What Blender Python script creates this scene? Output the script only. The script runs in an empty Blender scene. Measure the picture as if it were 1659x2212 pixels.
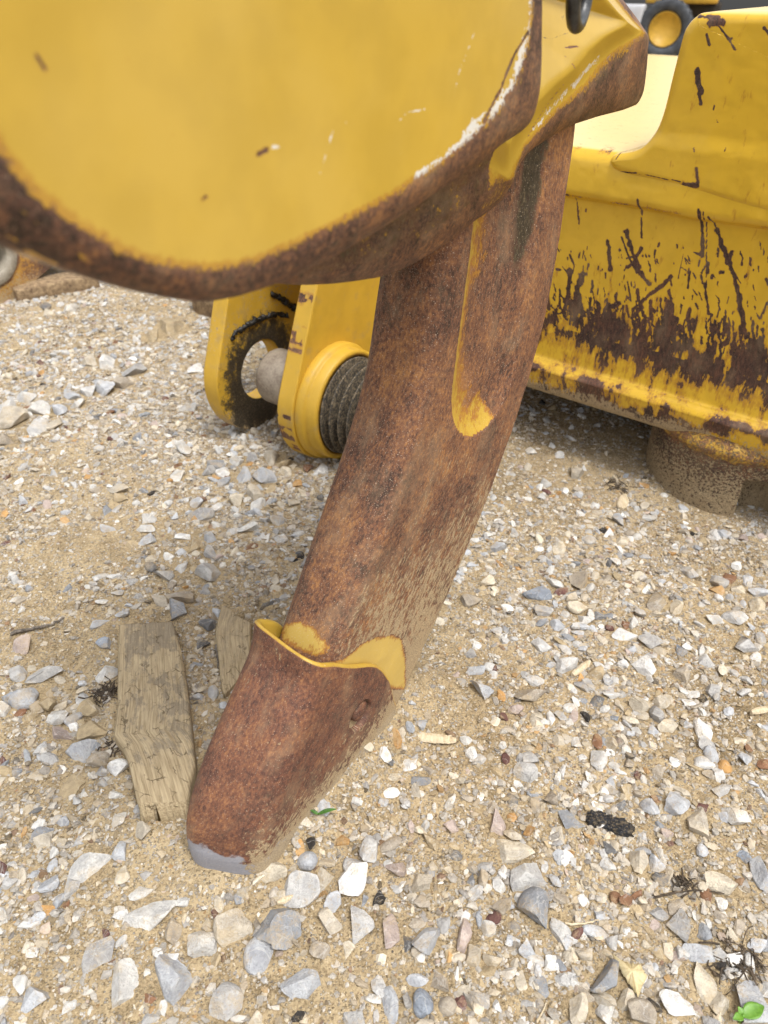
import bpy, math, random
import numpy as np
from mathutils import Vector

random.seed(7)
RNG = np.random.default_rng(11)
S = bpy.context.scene
COL = S.collection

# ------------------------------------------------------------------ camera
H, PITCH, FPX, CX, CY = 0.85, math.radians(35.0), 1662.0, 829.5, 1106.0
cam_d = bpy.data.cameras.new('camera')
cam_d.sensor_fit = 'VERTICAL'
cam_d.sensor_height = 34.6
cam_d.sensor_width = 34.6 * 0.75
cam_d.lens = 34.6 * FPX / 2212.0
cam_d.clip_start = 0.02
cam_d.clip_end = 500
cam_d.dof.use_dof = True
cam_d.dof.focus_distance = 0.98
cam_d.dof.aperture_fstop = 6.3
cam = bpy.data.objects.new('camera', cam_d)
COL.objects.link(cam)
cam.location = (0, 0, H)
cam.rotation_euler = (math.radians(90) - PITCH, 0, 0)
S.camera = cam

# ------------------------------------------------------------------ light
SUN_EL, SUN_AZ = math.radians(68), math.radians(138)     # azimuth measured from +Y towards +X
world = bpy.data.worlds.new('World')
S.world = world
world.use_nodes = True
wn = world.node_tree
sky = wn.nodes.new('ShaderNodeTexSky')
sky.sky_type = 'NISHITA'
sky.sun_disc = False
sky.sun_elevation = SUN_EL
sky.sun_rotation = SUN_AZ
sky.air_density = 1.0
sky.dust_density = 4.0
hsv = wn.nodes.new('ShaderNodeHueSaturation')
hsv.inputs['Saturation'].default_value = 0.22
wn.links.new(sky.outputs[0], hsv.inputs['Color'])
wn.links.new(hsv.outputs[0], wn.nodes['Background'].inputs[0])
wn.nodes['Background'].inputs[1].default_value = 0.15
sun_d = bpy.data.lights.new('sun', 'SUN')
sun_d.energy = 1.15
sun_d.angle = math.radians(12)
sun_d.color = (1.0, 0.97, 0.92)
sun = bpy.data.objects.new('sun', sun_d)
COL.objects.link(sun)
sv = Vector((math.sin(SUN_AZ) * math.cos(SUN_EL), math.cos(SUN_AZ) * math.cos(SUN_EL), math.sin(SUN_EL)))
sun.rotation_euler = sv.to_track_quat('Z', 'Y').to_euler()
S.view_settings.view_transform = 'Standard'
S.view_settings.look = 'None'
S.view_settings.gamma = 1.0
S.view_settings.exposure = 0.84
S.cycles.max_bounces = 6

# ------------------------------------------------------------------ geometry helpers
fw = np.array([0, math.cos(PITCH), -math.sin(PITCH)])
upv = np.array([0, math.sin(PITCH), math.cos(PITCH)])
rtv = np.array([1.0, 0, 0])
CAM = np.array([0, 0, H])
def ray(px, py): return fw + rtv * (px - CX) / FPX + upv * (CY - py) / FPX
def at_ground(px, py, z=0.0):
    r = ray(px, py)
    return CAM + r * ((z - H) / r[2])
def at_plane(px, py, nrm, o):
    r = ray(px, py)
    return CAM + r * ((o - nrm @ CAM) / (nrm @ r))
def unit(v):
    v = np.array(v, float)
    return v / np.linalg.norm(v)
D = unit([.57, .82, 0])               # fore-aft direction of the ripper
N = np.array([D[1], -D[0], 0])        # its sideways direction
E1 = unit([.783, -.622, 0])           # along the face of the big yellow casting
E2 = np.array([-E1[1], E1[0], 0])
Z = np.array([0, 0, 1.0])
def sz(px, py, o):                    # a point of a sideways plane as (fore-aft, height)
    p = at_plane(px, py, N, o)
    return np.array([p @ D, p[2]])
def uz(px, py, o):
    p = at_plane(px, py, E2, o)
    return np.array([p @ E1, p[2]])
def SZ(s, z, o): return D * s + N * o + Z * z

def sstep(x, a, b):
    t = np.clip((np.asarray(x, float) - a) / (b - a), 0, 1)
    return t * t * (3 - 2 * t)
_lat = np.random.default_rng(5).random((257, 257))
def vnoise(x, y, scale, seed=0):      # smooth value noise 0..1
    x = np.asarray(x, float) * scale + seed * 37.13
    y = np.asarray(y, float) * scale + seed * 91.7
    xi = np.floor(x).astype(int); yi = np.floor(y).astype(int)
    fx = x - xi; fy = y - yi
    fx = fx * fx * (3 - 2 * fx); fy = fy * fy * (3 - 2 * fy)
    a = _lat[xi % 256, yi % 256]; b = _lat[(xi + 1) % 256, yi % 256]
    c = _lat[xi % 256, (yi + 1) % 256]; d = _lat[(xi + 1) % 256, (yi + 1) % 256]
    return (a * (1 - fx) + b * fx) * (1 - fy) + (c * (1 - fx) + d * fx) * fy
def fbm(x, y, scale, oct=4, seed=0):
    t = 0; a = .5; s = 0
    for k in range(oct):
        t = t + a * vnoise(x, y, scale * 2 ** k, seed + k); s += a; a *= .5
    return t / s
def catmull(pts, n):                  # resample a polyline as a smooth curve, n points by length
    P = np.array(pts, float)
    Q = np.vstack([2 * P[0] - P[1], P, 2 * P[-1] - P[-2]])
    out = []
    for i in range(1, len(Q) - 2):
        for t in np.linspace(0, 1, 24, endpoint=False):
            a, b, c, d = Q[i - 1:i + 3]
            out.append(.5 * (2 * b + (c - a) * t + (2 * a - 5 * b + 4 * c - d) * t * t + (3 * b - a - 3 * c + d) * t ** 3))
    out.append(P[-1])
    return resample(np.array(out), n)
def resample(P, n, closed=False):
    P = np.array(P, float)
    if closed: P = np.vstack([P, P[:1]])
    L = np.r_[0, np.cumsum(np.linalg.norm(np.diff(P, axis=0), axis=1))]
    t = np.linspace(0, L[-1], n, endpoint=not closed)
    return np.stack([np.interp(t, L, P[:, k]) for k in range(P.shape[1])], 1)
def seg_dist(P, a, b):
    a = np.array(a, float); b = np.array(b, float)
    ab = b - a; l2 = max(ab @ ab, 1e-12)
    t = np.clip(((P - a) @ ab) / l2, 0, 1)
    return np.linalg.norm(P - a - t[:, None] * ab, axis=1)
def stamp(P, lines, conv, k):         # 1 on drawn strokes, 0 off them; lines = (points, width px), k = metres per px
    out = np.zeros(len(P))
    for pts, w in lines:
        Q = [conv(*q) for q in pts]
        r = w * k * .5
        wob = 1 + 1.7 * (fbm(P[:, 0], P[:, 1], 150, 3, len(pts)) - .5)
        if len(Q) == 1: Q = Q * 2
        for a, b in zip(Q[:-1], Q[1:]):
            d = seg_dist(P, a, b)
            out = np.maximum(out, 1 - sstep(d / (r * wob), .35, 1.5))
    return out
def poly_mask(P, poly):
    x, y = P[:, 0], P[:, 1]
    ins = np.zeros(len(P), bool)
    Q = np.array(poly)
    for (x0, y0), (x1, y1) in zip(Q, np.roll(Q, -1, 0)):
        if y0 == y1: continue
        c = ((y0 > y) != (y1 > y)) & (x < (x1 - x0) * (y - y0) / (y1 - y0) + x0)
        ins ^= c
    return ins

def empty(name, loc, label, cat, group=None, kind=None):
    o = bpy.data.objects.new(name, None)
    COL.objects.link(o)
    o.location = tuple(float(v) for v in loc)
    o.empty_display_size = .02
    tag(o, label, cat, group, kind)
    return o
def tag(o, label=None, cat=None, group=None, kind=None):
    if label: o['label'] = label
    if cat: o['category'] = cat
    if group: o['group'] = group
    if kind: o['kind'] = kind
    return o
def origin_of(parent):
    v = np.zeros(3)
    while parent is not None:
        v += np.array(parent.location); parent = parent.parent
    return v
def mesh(name, V, faces, mat, parent=None, attrs=None, smooth=True, loc=None):
    """faces: list of integer arrays (M,k). V in world coordinates."""
    V = np.asarray(V, float)
    base = origin_of(parent) if parent is not None else np.zeros(3)
    if loc is not None: base = base + np.array(loc) - (base if parent is not None else 0)
    me = bpy.data.meshes.new(name)
    Vl = (V - base).astype(np.float32)
    faces = [np.asarray(f, np.int32) for f in faces if len(f)]
    nv = len(Vl)
    me.vertices.add(nv)
    me.vertices.foreach_set('co', Vl.ravel())
    loops = np.concatenate([f.ravel() for f in faces])
    tot = np.concatenate([np.full(len(f), f.shape[1], np.int32) for f in faces])
    start = np.r_[0, np.cumsum(tot)[:-1]].astype(np.int32)
    me.loops.add(len(loops))
    me.loops.foreach_set('vertex_index', loops.astype(np.int32))
    me.polygons.add(len(tot))
    me.polygons.foreach_set('loop_start', start)
    me.polygons.foreach_set('use_smooth', np.full(len(tot), smooth, bool))
    me.update(calc_edges=True)
    for k, v in (attrs or {}).items():
        v = np.asarray(v, np.float32)
        if v.ndim == 1:
            a = me.attributes.new(k, 'FLOAT', 'POINT'); a.data.foreach_set('value', v)
        else:
            a = me.attributes.new(k, 'FLOAT_VECTOR', 'POINT'); a.data.foreach_set('vector', v.ravel())
    me.validate()
    me.materials.append(mat)
    o = bpy.data.objects.new(name, me)
    COL.objects.link(o)
    if parent is not None:
        o.parent = parent
        if loc is not None: o.location = tuple(np.array(loc) - origin_of(parent))
    elif loc is not None:
        o.location = tuple(float(v) for v in loc)
    return o
def grid_faces(r, c, wrap=False, off=0):
    i = np.arange(r - 1)[:, None]; j = np.arange(c if wrap else c - 1)[None, :]
    j2 = (j + 1) % c
    a = i * c + j; b = i * c + j2; d = (i + 1) * c + j; e = (i + 1) * c + j2
    return np.stack([a, b, e, d], -1).reshape(-1, 4) + off
def ring_solid(rings, cap0=True, cap1=True):
    """rings: list of (n,3). returns V, faces with centroid fans as caps"""
    n = len(rings[0]); V = np.vstack(rings); r = len(rings)
    F = [grid_faces(r, n, True)]
    j = np.arange(n)
    if cap0:
        V = np.vstack([V, rings[0].mean(0)[None]]); c = len(V) - 1
        F.append(np.stack([np.full(n, c), (j + 1) % n, j], -1))
    if cap1:
        V = np.vstack([V, rings[-1].mean(0)[None]]); c = len(V) - 1
        o = (r - 1) * n
        F.append(np.stack([np.full(n, c), o + j, o + (j + 1) % n], -1))
    return V, F
def lathe(profile, c, ax, n=72, cap0=True):
    """profile (r, h) turned about axis ax through c"""
    ax = unit(ax)
    a = unit(np.cross(ax, Z)) if abs(ax[2]) < .9 else np.array([1.0, 0, 0])
    b = np.cross(ax, a)
    th = np.linspace(0, 2 * math.pi, n, endpoint=False)
    rings = [np.array(c) + ax * h + r * (np.cos(th)[:, None] * a + np.sin(th)[:, None] * b) for r, h in profile]
    return ring_solid(rings, cap0, cap0)
def tube(pts, rad, n=10):
    P = np.array(pts, float)
    T = np.gradient(P, axis=0)
    rings = []
    rad = np.broadcast_to(np.asarray(rad, float), (len(P),))
    for p, t, r in zip(P, T, rad):
        t = unit(t); a = unit(np.cross(t, [.31, .2, .93])); b = np.cross(t, a)
        th = np.linspace(0, 2 * math.pi, n, endpoint=False)
        rings.append(p + r * (np.cos(th)[:, None] * a + np.sin(th)[:, None] * b))
    return ring_solid(rings)
def merge(parts):
    Vs, Fs, off = [], [], 0
    for V, F in parts:
        Vs.append(V)
        Fs += [np.asarray(f) + off for f in F]
        off += len(V)
    return np.vstack(Vs), Fs
def box(c, ax, ay, az, sx, sy, sz_, bev=.004):
    """bevelled box, half sizes along the three axes"""
    th = []
    for qx, qy in ((1, 1), (-1, 1), (-1, -1), (1, -1)):
        for k in range(4):
            a = {(1, 1): 0, (-1, 1): 90, (-1, -1): 180, (1, -1): 270}[(qx, qy)] + k * 30
            th.append((qx * (sx - bev) + bev * math.cos(math.radians(a)), qy * (sy - bev) + bev * math.sin(math.radians(a))))
    th = np.array(th)
    def ring(i, h):
        k = np.sign(th) * i
        q = th - k
        return np.array(c) + q[:, :1] * ax + q[:, 1:] * ay + h * az
    rings = [ring(bev, -sz_), ring(bev * .3, -sz_ + bev * .3), ring(0, -sz_ + bev), ring(0, sz_ - bev), ring(bev * .3, sz_ - bev * .3), ring(bev, sz_)]
    return ring_solid(rings)

# ------------------------------------------------------------------ materials
class G:
    def __init__(self, name):
        self.mat = bpy.data.materials.new(name)
        self.mat.use_nodes = True
        self.nt = self.mat.node_tree
        self.b = self.nt.nodes['Principled BSDF']
    def n(self, t, **kw):
        x = self.nt.nodes.new(t)
        for k, v in kw.items(): setattr(x, k, v)
        return x
    def set(self, sock, v):
        if hasattr(v, 'is_linked') or isinstance(v, bpy.types.NodeSocket): self.nt.links.new(v, sock)
        elif isinstance(v, (tuple, list)):
            sock.default_value = tuple(v) + ((1,) if len(v) == 3 and len(sock.default_value) == 4 else ())
        else: sock.default_value = v
    def attr(self, name, vec=False):
        x = self.n('ShaderNodeAttribute', attribute_name=name)
        return x.outputs['Vector'] if vec else x.outputs['Fac']
    def coord(self): return self.n('ShaderNodeTexCoord').outputs['Object']
    def scale(self, v, s, o=(0, 0, 0)):
        x = self.n('ShaderNodeMapping'); self.set(x.inputs[0], v); x.inputs['Scale'].default_value = s; x.inputs['Location'].default_value = o
        return x.outputs[0]
    def noise(self, v, s, detail=4, rough=.55, dist=0):
        x = self.n('ShaderNodeTexNoise'); self.set(x.inputs['Vector'], v)
        x.inputs['Scale'].default_value = s; x.inputs['Detail'].default_value = detail
        x.inputs['Roughness'].default_value = rough; x.inputs['Distortion'].default_value = dist
        return x.outputs[0]
    def vor(self, v, s, feature='F1', out=0, rnd=1):
        x = self.n('ShaderNodeTexVoronoi', feature=feature); self.set(x.inputs['Vector'], v); x.inputs['Scale'].default_value = s
        x.inputs['Randomness'].default_value = rnd
        return x.outputs[out]
    def math(self, op, a, b=0.0, c=None, clamp=False):
        x = self.n('ShaderNodeMath', operation=op, use_clamp=clamp)
        self.set(x.inputs[0], a); self.set(x.inputs[1], b)
        if c is not None: self.set(x.inputs[2], c)
        return x.outputs[0]
    def madd(self, a, k, c): return self.math('MULTIPLY_ADD', a, k, c)
    def sst(self, x, a, b, lo=0.0, hi=1.0):
        m = self.n('ShaderNodeMapRange', interpolation_type='SMOOTHSTEP'); self.set(m.inputs[0], x)
        m.inputs[1].default_value = a; m.inputs[2].default_value = b; m.inputs[3].default_value = lo; m.inputs[4].default_value = hi
        return m.outputs[0]
    def mix(self, f, a, b, mode='MIX'):
        x = self.n('ShaderNodeMix', data_type='RGBA', blend_type=mode)
        self.set(x.inputs[0], f); self.set(x.inputs[6], a); self.set(x.inputs[7], b)
        return x.outputs[2]
    def ramp(self, f, stops):
        x = self.n('ShaderNodeValToRGB'); self.set(x.inputs[0], f)
        e = x.color_ramp.elements
        while len(e) > 1: e.remove(e[-1])
        e[0].position = stops[0][0]; e[0].color = (*stops[0][1], 1)
        for p, c in stops[1:]:
            q = e.new(p); q.color = (*c, 1)
        return x.outputs[0]
    def bump(self, h, strength, dist):
        x = self.n('ShaderNodeBump'); self.set(x.inputs['Height'], h)
        x.inputs['Strength'].default_value = strength; x.inputs['Distance'].default_value = dist
        return x.outputs[0]
    def done(self, col, rough, normal=None, metallic=0.0, spec=.5):
        self.set(self.b.inputs['Base Color'], col); self.set(self.b.inputs['Roughness'], rough)
        self.set(self.b.inputs['Metallic'], metallic)
        self.set(self.b.inputs['Specular IOR Level'], spec)
        if normal is not None: self.set(self.b.inputs['Normal'], normal)
        return self.mat

SAND = (.47, .355, .205)
YEL = (.52, .338, .048)
RUST = [(.30, (.030, .017, .012)), (.45, (.085, .041, .028)), (.58, (.150, .070, .040)), (.76, (.29, .135, .052))]
DARKRUST = [(.3, (.022, .012, .010)), (.5, (.055, .025, .018)), (.75, (.13, .055, .03))]
def worn_steel(name, paint=YEL, rust=RUST, stretch=(1, 1, 1), amp=.55, fine=.35, soft=.06, halo=.5, rough=.40,
               mudamp=1.3, paint_dirt=.0, glint=0.0, bump=.5, ms_=.45):
    g = G(name)
    f = g.attr('flow', True)
    fs = g.scale(f, stretch)
    nA = g.noise(f, 9, 3)
    nB = g.noise(fs, 55, 5, .6)
    nC = g.noise(fs, 260, 4, .65)
    nD = g.noise(f, 900, 2)
    # rust body
    t = g.madd(g.math('SUBTRACT', nA, .5), .75, .49)
    t = g.madd(g.math('SUBTRACT', nB, .5), .55, t)
    t = g.madd(g.math('SUBTRACT', nC, .5), 1.1, t)
    rc = g.ramp(t, rust)
    rc = g.mix(g.sst(nD, .60, .72), rc, g.mix(.5, rc, (.42, .30, .2)))
    ds = g.noise(g.scale(f, (1, .5, 1), (3, 1, 2)), 24, 5, .65)
    rc = g.mix(g.sst(ds, .46, .70, 0, .38), rc, (.30, .205, .120))
    # paint
    pn = g.noise(f, 22, 3)
    pc = g.mix(g.sst(pn, .35, .7), paint, tuple(c * .9 for c in paint))
    pc = g.mix(g.attr('fade_lit'), pc, (.80, .66, .34))  # paler paint, also used to put light into the colour
    pc = g.mix(g.math('MULTIPLY', g.sst(g.noise(fs, 30, 5), .52, .75), paint_dirt), pc, (.30, .22, .12))
    wv = g.attr('wear')
    w = g.madd(g.math('SUBTRACT', nB, .5), amp * 2, wv)
    w = g.madd(g.math('SUBTRACT', nC, .5), fine * 2, w)
    rm = g.sst(w, .5 - soft, .5 + soft)
    hm = g.math('MULTIPLY', g.sst(w, .5 - soft - .28, .5 - soft), halo)
    pr = g.sst(g.madd(g.math('SUBTRACT', nC, .5), .9, g.madd(g.math('SUBTRACT', nB, .5), .8, g.attr('prim'))), .46, .56)
    pc = g.mix(hm, pc, (.34, .13, .025))
    pc = g.mix(pr, pc, g.mix(nB, (.60, .58, .52), (.72, .71, .67)))
    col = g.mix(rm, pc, rc)
    bare = g.sst(g.madd(g.math('SUBTRACT', nB, .5), .8, g.attr('bare')), .42, .58)
    col = g.mix(bare, col, g.mix(nC, (.20, .20, .235), (.36, .355, .37)))
    # dust and dried mud along the streaks
    ms = g.noise(g.scale(f, (1.0, ms_, 1.0)), 210, 5, .7)
    mn = g.math('ADD', g.math('MULTIPLY', g.math('SUBTRACT', ms, .5), mudamp), g.math('MULTIPLY', g.math('SUBTRACT', nA, .5), .5))
    mm = g.sst(g.math('ADD', g.attr('mud'), mn), .44, .62)
    gn = g.noise(f, 520, 3, .7)
    col = g.mix(g.math('MULTIPLY', mm, .88), col, g.ramp(gn, [(.32, tuple(c * .42 for c in SAND)), (.5, tuple(c * .85 for c in SAND)), (.68, tuple(c * 1.15 for c in SAND))]))
    gr = g.sst(g.madd(g.math('SUBTRACT', nC, .5), .8, g.madd(g.math('SUBTRACT', nB, .5), 1.0, g.attr('grease_shade'))), .36, .66)
    col = g.mix(gr, col, g.ramp(nC, [(.35, (.022, .018, .013)), (.55, (.055, .042, .026)), (.72, (.16, .12, .07))]))
    if glint:
        gl = g.sst(g.noise(f, 620, 1), .70 - glint * .02, .76)
        col = g.mix(g.math('MULTIPLY', gl, .7), col, (.60, .50, .38))
    r = g.math('ADD', rough, g.math('MULTIPLY', rm, .32))
    r = g.math('MAXIMUM', r, g.math('MULTIPLY', mm, .92))
    r = g.math('MULTIPLY', r, g.madd(gr, -.35, 1.0))
    h = g.math('ADD', g.math('MULTIPLY', rm, -.35), g.math('MULTIPLY', g.math('MULTIPLY', g.math('ADD', nC, nD), rm), .55))
    h = g.madd(g.math('MULTIPLY', mm, g.madd(gn, 1.6, .1)), .8, h)
    h = g.madd(pn, .25, h)
    return g.done(col, r, g.bump(h, bump, .0012), 0.0, .45)

M_shank = worn_steel('rusted_shank_steel', rust=[(.27, (.048, .025, .016)), (.43, (.135, .060, .034)), (.58, (.225, .100, .045)), (.76, (.38, .178, .058))], stretch=(1, .62, 1), soft=.05, halo=.85, rough=.5, glint=2.6, amp=.5, fine=.5)
M_tip = worn_steel('rusted_tip_steel', rust=[(.24, (.050, .022, .016)), (.44, (.120, .049, .030)), (.6, (.19, .078, .040)), (.80, (.32, .145, .058))],
                   stretch=(1, .6, 1), amp=.2, fine=.2, glint=.3, mudamp=2.6)
M_case = worn_steel('yellow_paint_rubbed_to_rust', amp=.2, fine=.36, rough=.27, stretch=(1, 1, 1))
M_block = worn_steel('yellow_paint_flaking', rust=DARKRUST, stretch=(1, .30, 1), amp=.85, fine=.42, soft=.05, halo=.55, rough=.27,
                     paint=(.66, .41, .034))
M_fork = worn_steel('yellow_paint_chipped', amp=.3, fine=.3, rough=.5, paint=(.56, .34, .034), paint_dirt=.45)
M_arm = worn_steel('weathered_yellow_paint', amp=.5, fine=.6, rough=.6, paint=(.5, .29, .05), paint_dirt=.6)

def simple(name, cols, scale=60, rough=.6, bump=.3, bd=.002, detail=5, stretch=(1, 1, 1), dust=0.0, metallic=0.0):
    g = G(name)
    c = g.scale(g.coord(), stretch)
    nz = g.noise(c, scale, detail, .6)
    n2 = g.noise(c, scale * 7, 3)
    t = g.madd(g.math('SUBTRACT', n2, .5), .5, nz)
    col = g.ramp(t, [(.3, cols[0]), (.5, cols[1]), (.72, cols[2])])
    if dust:
        col = g.mix(g.math('MULTIPLY', g.sst(g.noise(g.coord(), scale * 2.3, 6, .7), .47, .62), dust), col, SAND)
    return g.done(col, rough, g.bump(t, bump, bd), metallic)
M_rubber = simple('dusty_black_rubber', [(.018, .016, .013), (.055, .047, .037), (.12, .098, .07)], 90, .75, .5, dust=.45)
M_grease = simple('black_grease', [(.006, .006, .006), (.012, .011, .01), (.03, .025, .018)], 120, .45, .6)
M_ring = simple('dark_oiled_steel', [(.012, .013, .014), (.03, .032, .034), (.07, .072, .075)], 60, .33, .3)
M_pin = simple('dull_pin_steel', [(.16, .12, .085), (.26, .215, .165), (.34, .29, .22)], 30, .6, .2)
M_bush = simple('grey_bushing', [(.20, .165, .12), (.30, .265, .205), (.38, .345, .28)], 20, .6)
M_tyre = simple('tyre_rubber', [(.03, .034, .04), (.05, .056, .065), (.09, .095, .105)], 8, .8)
M_bgyel = simple('machine_yellow', [(.42, .25, .03), (.58, .34, .035), (.64, .38, .05)], 3, .5)
M_bgdark = simple('machine_dark', [(.012, .01, .008), (.022, .018, .013), (.04, .03, .02)], 3, .7)
M_bggrey = simple('machine_grey', [(.40, .41, .44), (.48, .49, .52), (.55, .56, .58)], 3, .6)
M_char = simple('charcoal', [(.008, .008, .01), (.014, .015, .019), (.05, .052, .06)], 110, .5, .9, .004, stretch=(1, 3, 1), dust=.35)
M_root = simple('dark_roots', [(.03, .022, .014), (.06, .043, .028), (.15, .11, .07)], 60, .9)
M_twig = simple('grey_twig', [(.06, .05, .04), (.13, .11, .09), (.22, .19, .15)], 120, .9)
M_straw = simple('bleached_chip', [(.42, .33, .2), (.56, .46, .31), (.66, .57, .42)], 140, .9, .5, stretch=(1, .2, 1))
M_leaf = simple('dry_leaf', [(.42, .33, .17), (.55, .45, .25), (.62, .53, .33)], 60, .7)
M_green = simple('seedling_green', [(.07, .17, .015), (.11, .25, .025), (.17, .32, .05)], 50, .45, .2)
M_dgreen = simple('grass_green', [(.03, .09, .012), (.06, .16, .02), (.1, .22, .04)], 50, .5, .2)
M_mudsteel = simple('mud_covered_steel', [(.10, .06, .035), (.26, .18, .10), (.40, .29, .165)], 70, .95, .7, .003)

def wood_material(name, dark):
    g = G(name)
    f = g.attr('flow', True)
    gr = g.noise(g.scale(f, (1, .06, 1)), 320, 4, .6)
    pat = g.madd(g.noise(g.scale(f, (1, .5, 1)), 85, 5, .7), .75, g.math('MULTIPLY', g.noise(f, 17, 3), .55))
    gr2 = g.noise(g.scale(f, (1, .035, 1)), 520, 3, .6)
    col = g.mix(g.sst(g.math('MULTIPLY', g.math('ADD', gr, gr2), .5), .36, .64), (.27, .205, .12), (.47, .375, .235))
    dk = g.sst(g.madd(g.math('SUBTRACT', gr, .5), .25, g.madd(g.attr('grease_shade'), .16, pat)), .62, .74)
    col = g.mix(g.math('MULTIPLY', dk, dark), col, (.11, .098, .088))
    col = g.mix(g.sst(g.noise(f, 300, 4, .7), .56, .68, 0, .45), col, SAND)
    x = g.n('ShaderNodeVectorMath', operation='MULTIPLY_ADD')
    nz = g.n('ShaderNodeTexNoise'); g.set(nz.inputs['Vector'], f); nz.inputs['Scale'].default_value = 70
    g.set(x.inputs[0], nz.outputs[1]); x.inputs[1].default_value = (.018, .018, .018); g.set(x.inputs[2], f)
    ck = g.vor(g.scale(x.outputs[0], (1, .8, 1)), 62, 'DISTANCE_TO_EDGE')
    ckm = g.math('MULTIPLY', g.sst(ck, .014, .04, 1, 0), g.sst(g.noise(f, 38, 2), .50, .60))
    col = g.mix(g.math('MULTIPLY', ckm, .7), col, (.10, .072, .04))
    h = g.math('ADD', g.math('MULTIPLY', gr, .5), g.math('MULTIPLY', ckm, -1.2))
    return g.done(col, .92, g.bump(h, .7, .0015), 0, .2)
M_wood = wood_material('weathered_timber', .5)
M_wood2 = wood_material('pale_weathered_timber', .25)

def ground_material():
    g = G('sandy_ground')
    c = g.coord()
    a = g.noise(c, 5, 4); b = g.noise(c, 45, 5, .65); d = g.noise(c, 330, 4, .7)
    t = g.madd(g.math('SUBTRACT', b, .5), .8, g.madd(g.math('SUBTRACT', a, .5), .6, d))
    col = g.ramp(t, [(.28, (.20, .148, .082)), (.44, (.355, .270, .158)), (.58, (.455, .350, .208)), (.78, (.53, .425, .275))])
    # fine grit: cells of mixed grain colours
    v = g.n('ShaderNodeTexVoronoi', feature='F1'); g.set(v.inputs['Vector'], c); v.inputs['Scale'].default_value = 330
    hue = g.n('ShaderNodeSeparateColor'); g.set(hue.inputs[0], v.outputs['Color'])
    gc = g.ramp(hue.outputs[0], [(0, (.20, .15, .085)), (.3, (.40, .31, .19)), (.55, (.44, .38, .28)), (.75, (.30, .28, .25)), (.9, (.52, .48, .41)), (1, (.12, .105, .09))])
    gm = g.math('MULTIPLY', g.sst(hue.outputs[1], .45, .55), g.sst(v.outputs['Distance'], .5, .32))
    gm = g.math('MULTIPLY', gm, g.sst(b, .35, .6, .35, .9))
    col = g.mix(gm, col, gc)
    h = g.math('ADD', g.math('MULTIPLY', d, .6), g.math('MULTIPLY', gm, .7))
    h = g.madd(b, .8, h)
    return g.done(col, .96, g.bump(h, 1.0, .0045), 0, .15)
M_ground = ground_material()

def stone_material(name):
    g = G(name)
    c = g.coord()
    tint = g.attr('tint', True)
    sd = g.attr('seed')
    off = g.n('ShaderNodeVectorMath', operation='ADD'); g.set(off.inputs[0], c)
    cmb = g.n('ShaderNodeCombineXYZ'); g.set(cmb.inputs[0], sd); g.set(cmb.inputs[1], sd); g.set(off.inputs[1], cmb.outputs[0])
    p = off.outputs[0]
    n1 = g.noise(p, 55, 5, .65); n2 = g.noise(p, 380, 3, .7)
    col = g.mix(g.sst(n1, .3, .7), g.mix(1.0, tint, (.74, .74, .76), 'MULTIPLY'), g.mix(1.0, tint, (1.2, 1.19, 1.17), 'MULTIPLY'))
    col = g.mix(g.sst(n2, .52, .68, 0, .5), col, g.mix(1.0, tint, (.55, .55, .56), 'MULTIPLY'))
    ve = g.noise(p, 28, 3, .5, 1.2)
    vm = g.math('MULTIPLY', g.sst(g.math('ABSOLUTE', g.math('SUBTRACT', ve, .5)), .005, .016, 1, 0), .26)
    col = g.mix(vm, col, (.66, .64, .6))
    pt = g.n('ShaderNodeNewGeometry').outputs['Pointiness']
    col = g.mix(g.sst(pt, .52, .60, 0, .45), col, g.mix(1.0, tint, (1.5, 1.5, 1.5), 'MULTIPLY'))
    du = g.sst(g.madd(g.math('SUBTRACT', n2, .5), .5, g.noise(p, 35, 4, .6)), .48, .68, .04, .5)
    col = g.mix(du, col, SAND)
    return g.done(col, .85, g.bump(g.math('ADD', n1, g.math('MULTIPLY', n2, .6)), .9, .004), 0, .3)
M_stone = stone_material('limestone_gravel')

# ------------------------------------------------------------------ ground
BOOT_A, BOOT_B = np.array([-.20, .50]), np.array([.03, .80])
def ground_h(x, y):
    x = np.asarray(x, float); y = np.asarray(y, float)
    h = .022 * (fbm(x, y, 2.2, 3, 3) - .5) + .010 * (fbm(x, y, 12, 3, 9) - .5)
    P = np.stack([x.ravel(), y.ravel()], 1)
    d = seg_dist(P, np.array([-.10, .545]), np.array([.045, .765])).reshape(x.shape)
    h = h + .034 * np.exp(-(d / .040) ** 2)
    d2 = np.hypot(x + .185, y - .495)
    h = h + .012 * np.exp(-(d2 / .07) ** 2)
    dw = seg_dist(P, np.array([-.372, .88]), np.array([-.282, .60])).reshape(x.shape)
    h = h + .008 * np.exp(-((dw - .06) / .028) ** 2)
    far = np.clip(np.hypot(x, y) - 4.2, 0, None)
    return h - .085 * far
def axis_coords(a, b, step, far, k=1.25):
    c = list(np.arange(a, b, step))
    s = step; v = c[-1]
    while v < far: s *= k; v += s; c.append(v)
    s = step; v = c[0]; lo = []
    while v > -far: s *= k; v -= s; lo.append(v)
    return np.array(lo[::-1] + c)
gx = axis_coords(-1.25, 1.25, .0058, 60); gy = axis_coords(.12, 2.7, .0058, 60)
GX, GY = np.meshgrid(gx, gy)
GZ = ground_h(GX, GY)
nearw = sstep(np.hypot(GX, GY), 3.5, 2.5)
GZ = GZ + nearw * (.0040 * (fbm(GX, GY, 90, 3, 2) - .5) + .003 * (vnoise(GX, GY, 150, 21) - .5))
o = mesh('ground', np.stack([GX, GY, GZ], -1).reshape(-1, 3), [grid_faces(len(gy), len(gx))], M_ground)
tag(o, kind='structure')

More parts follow.
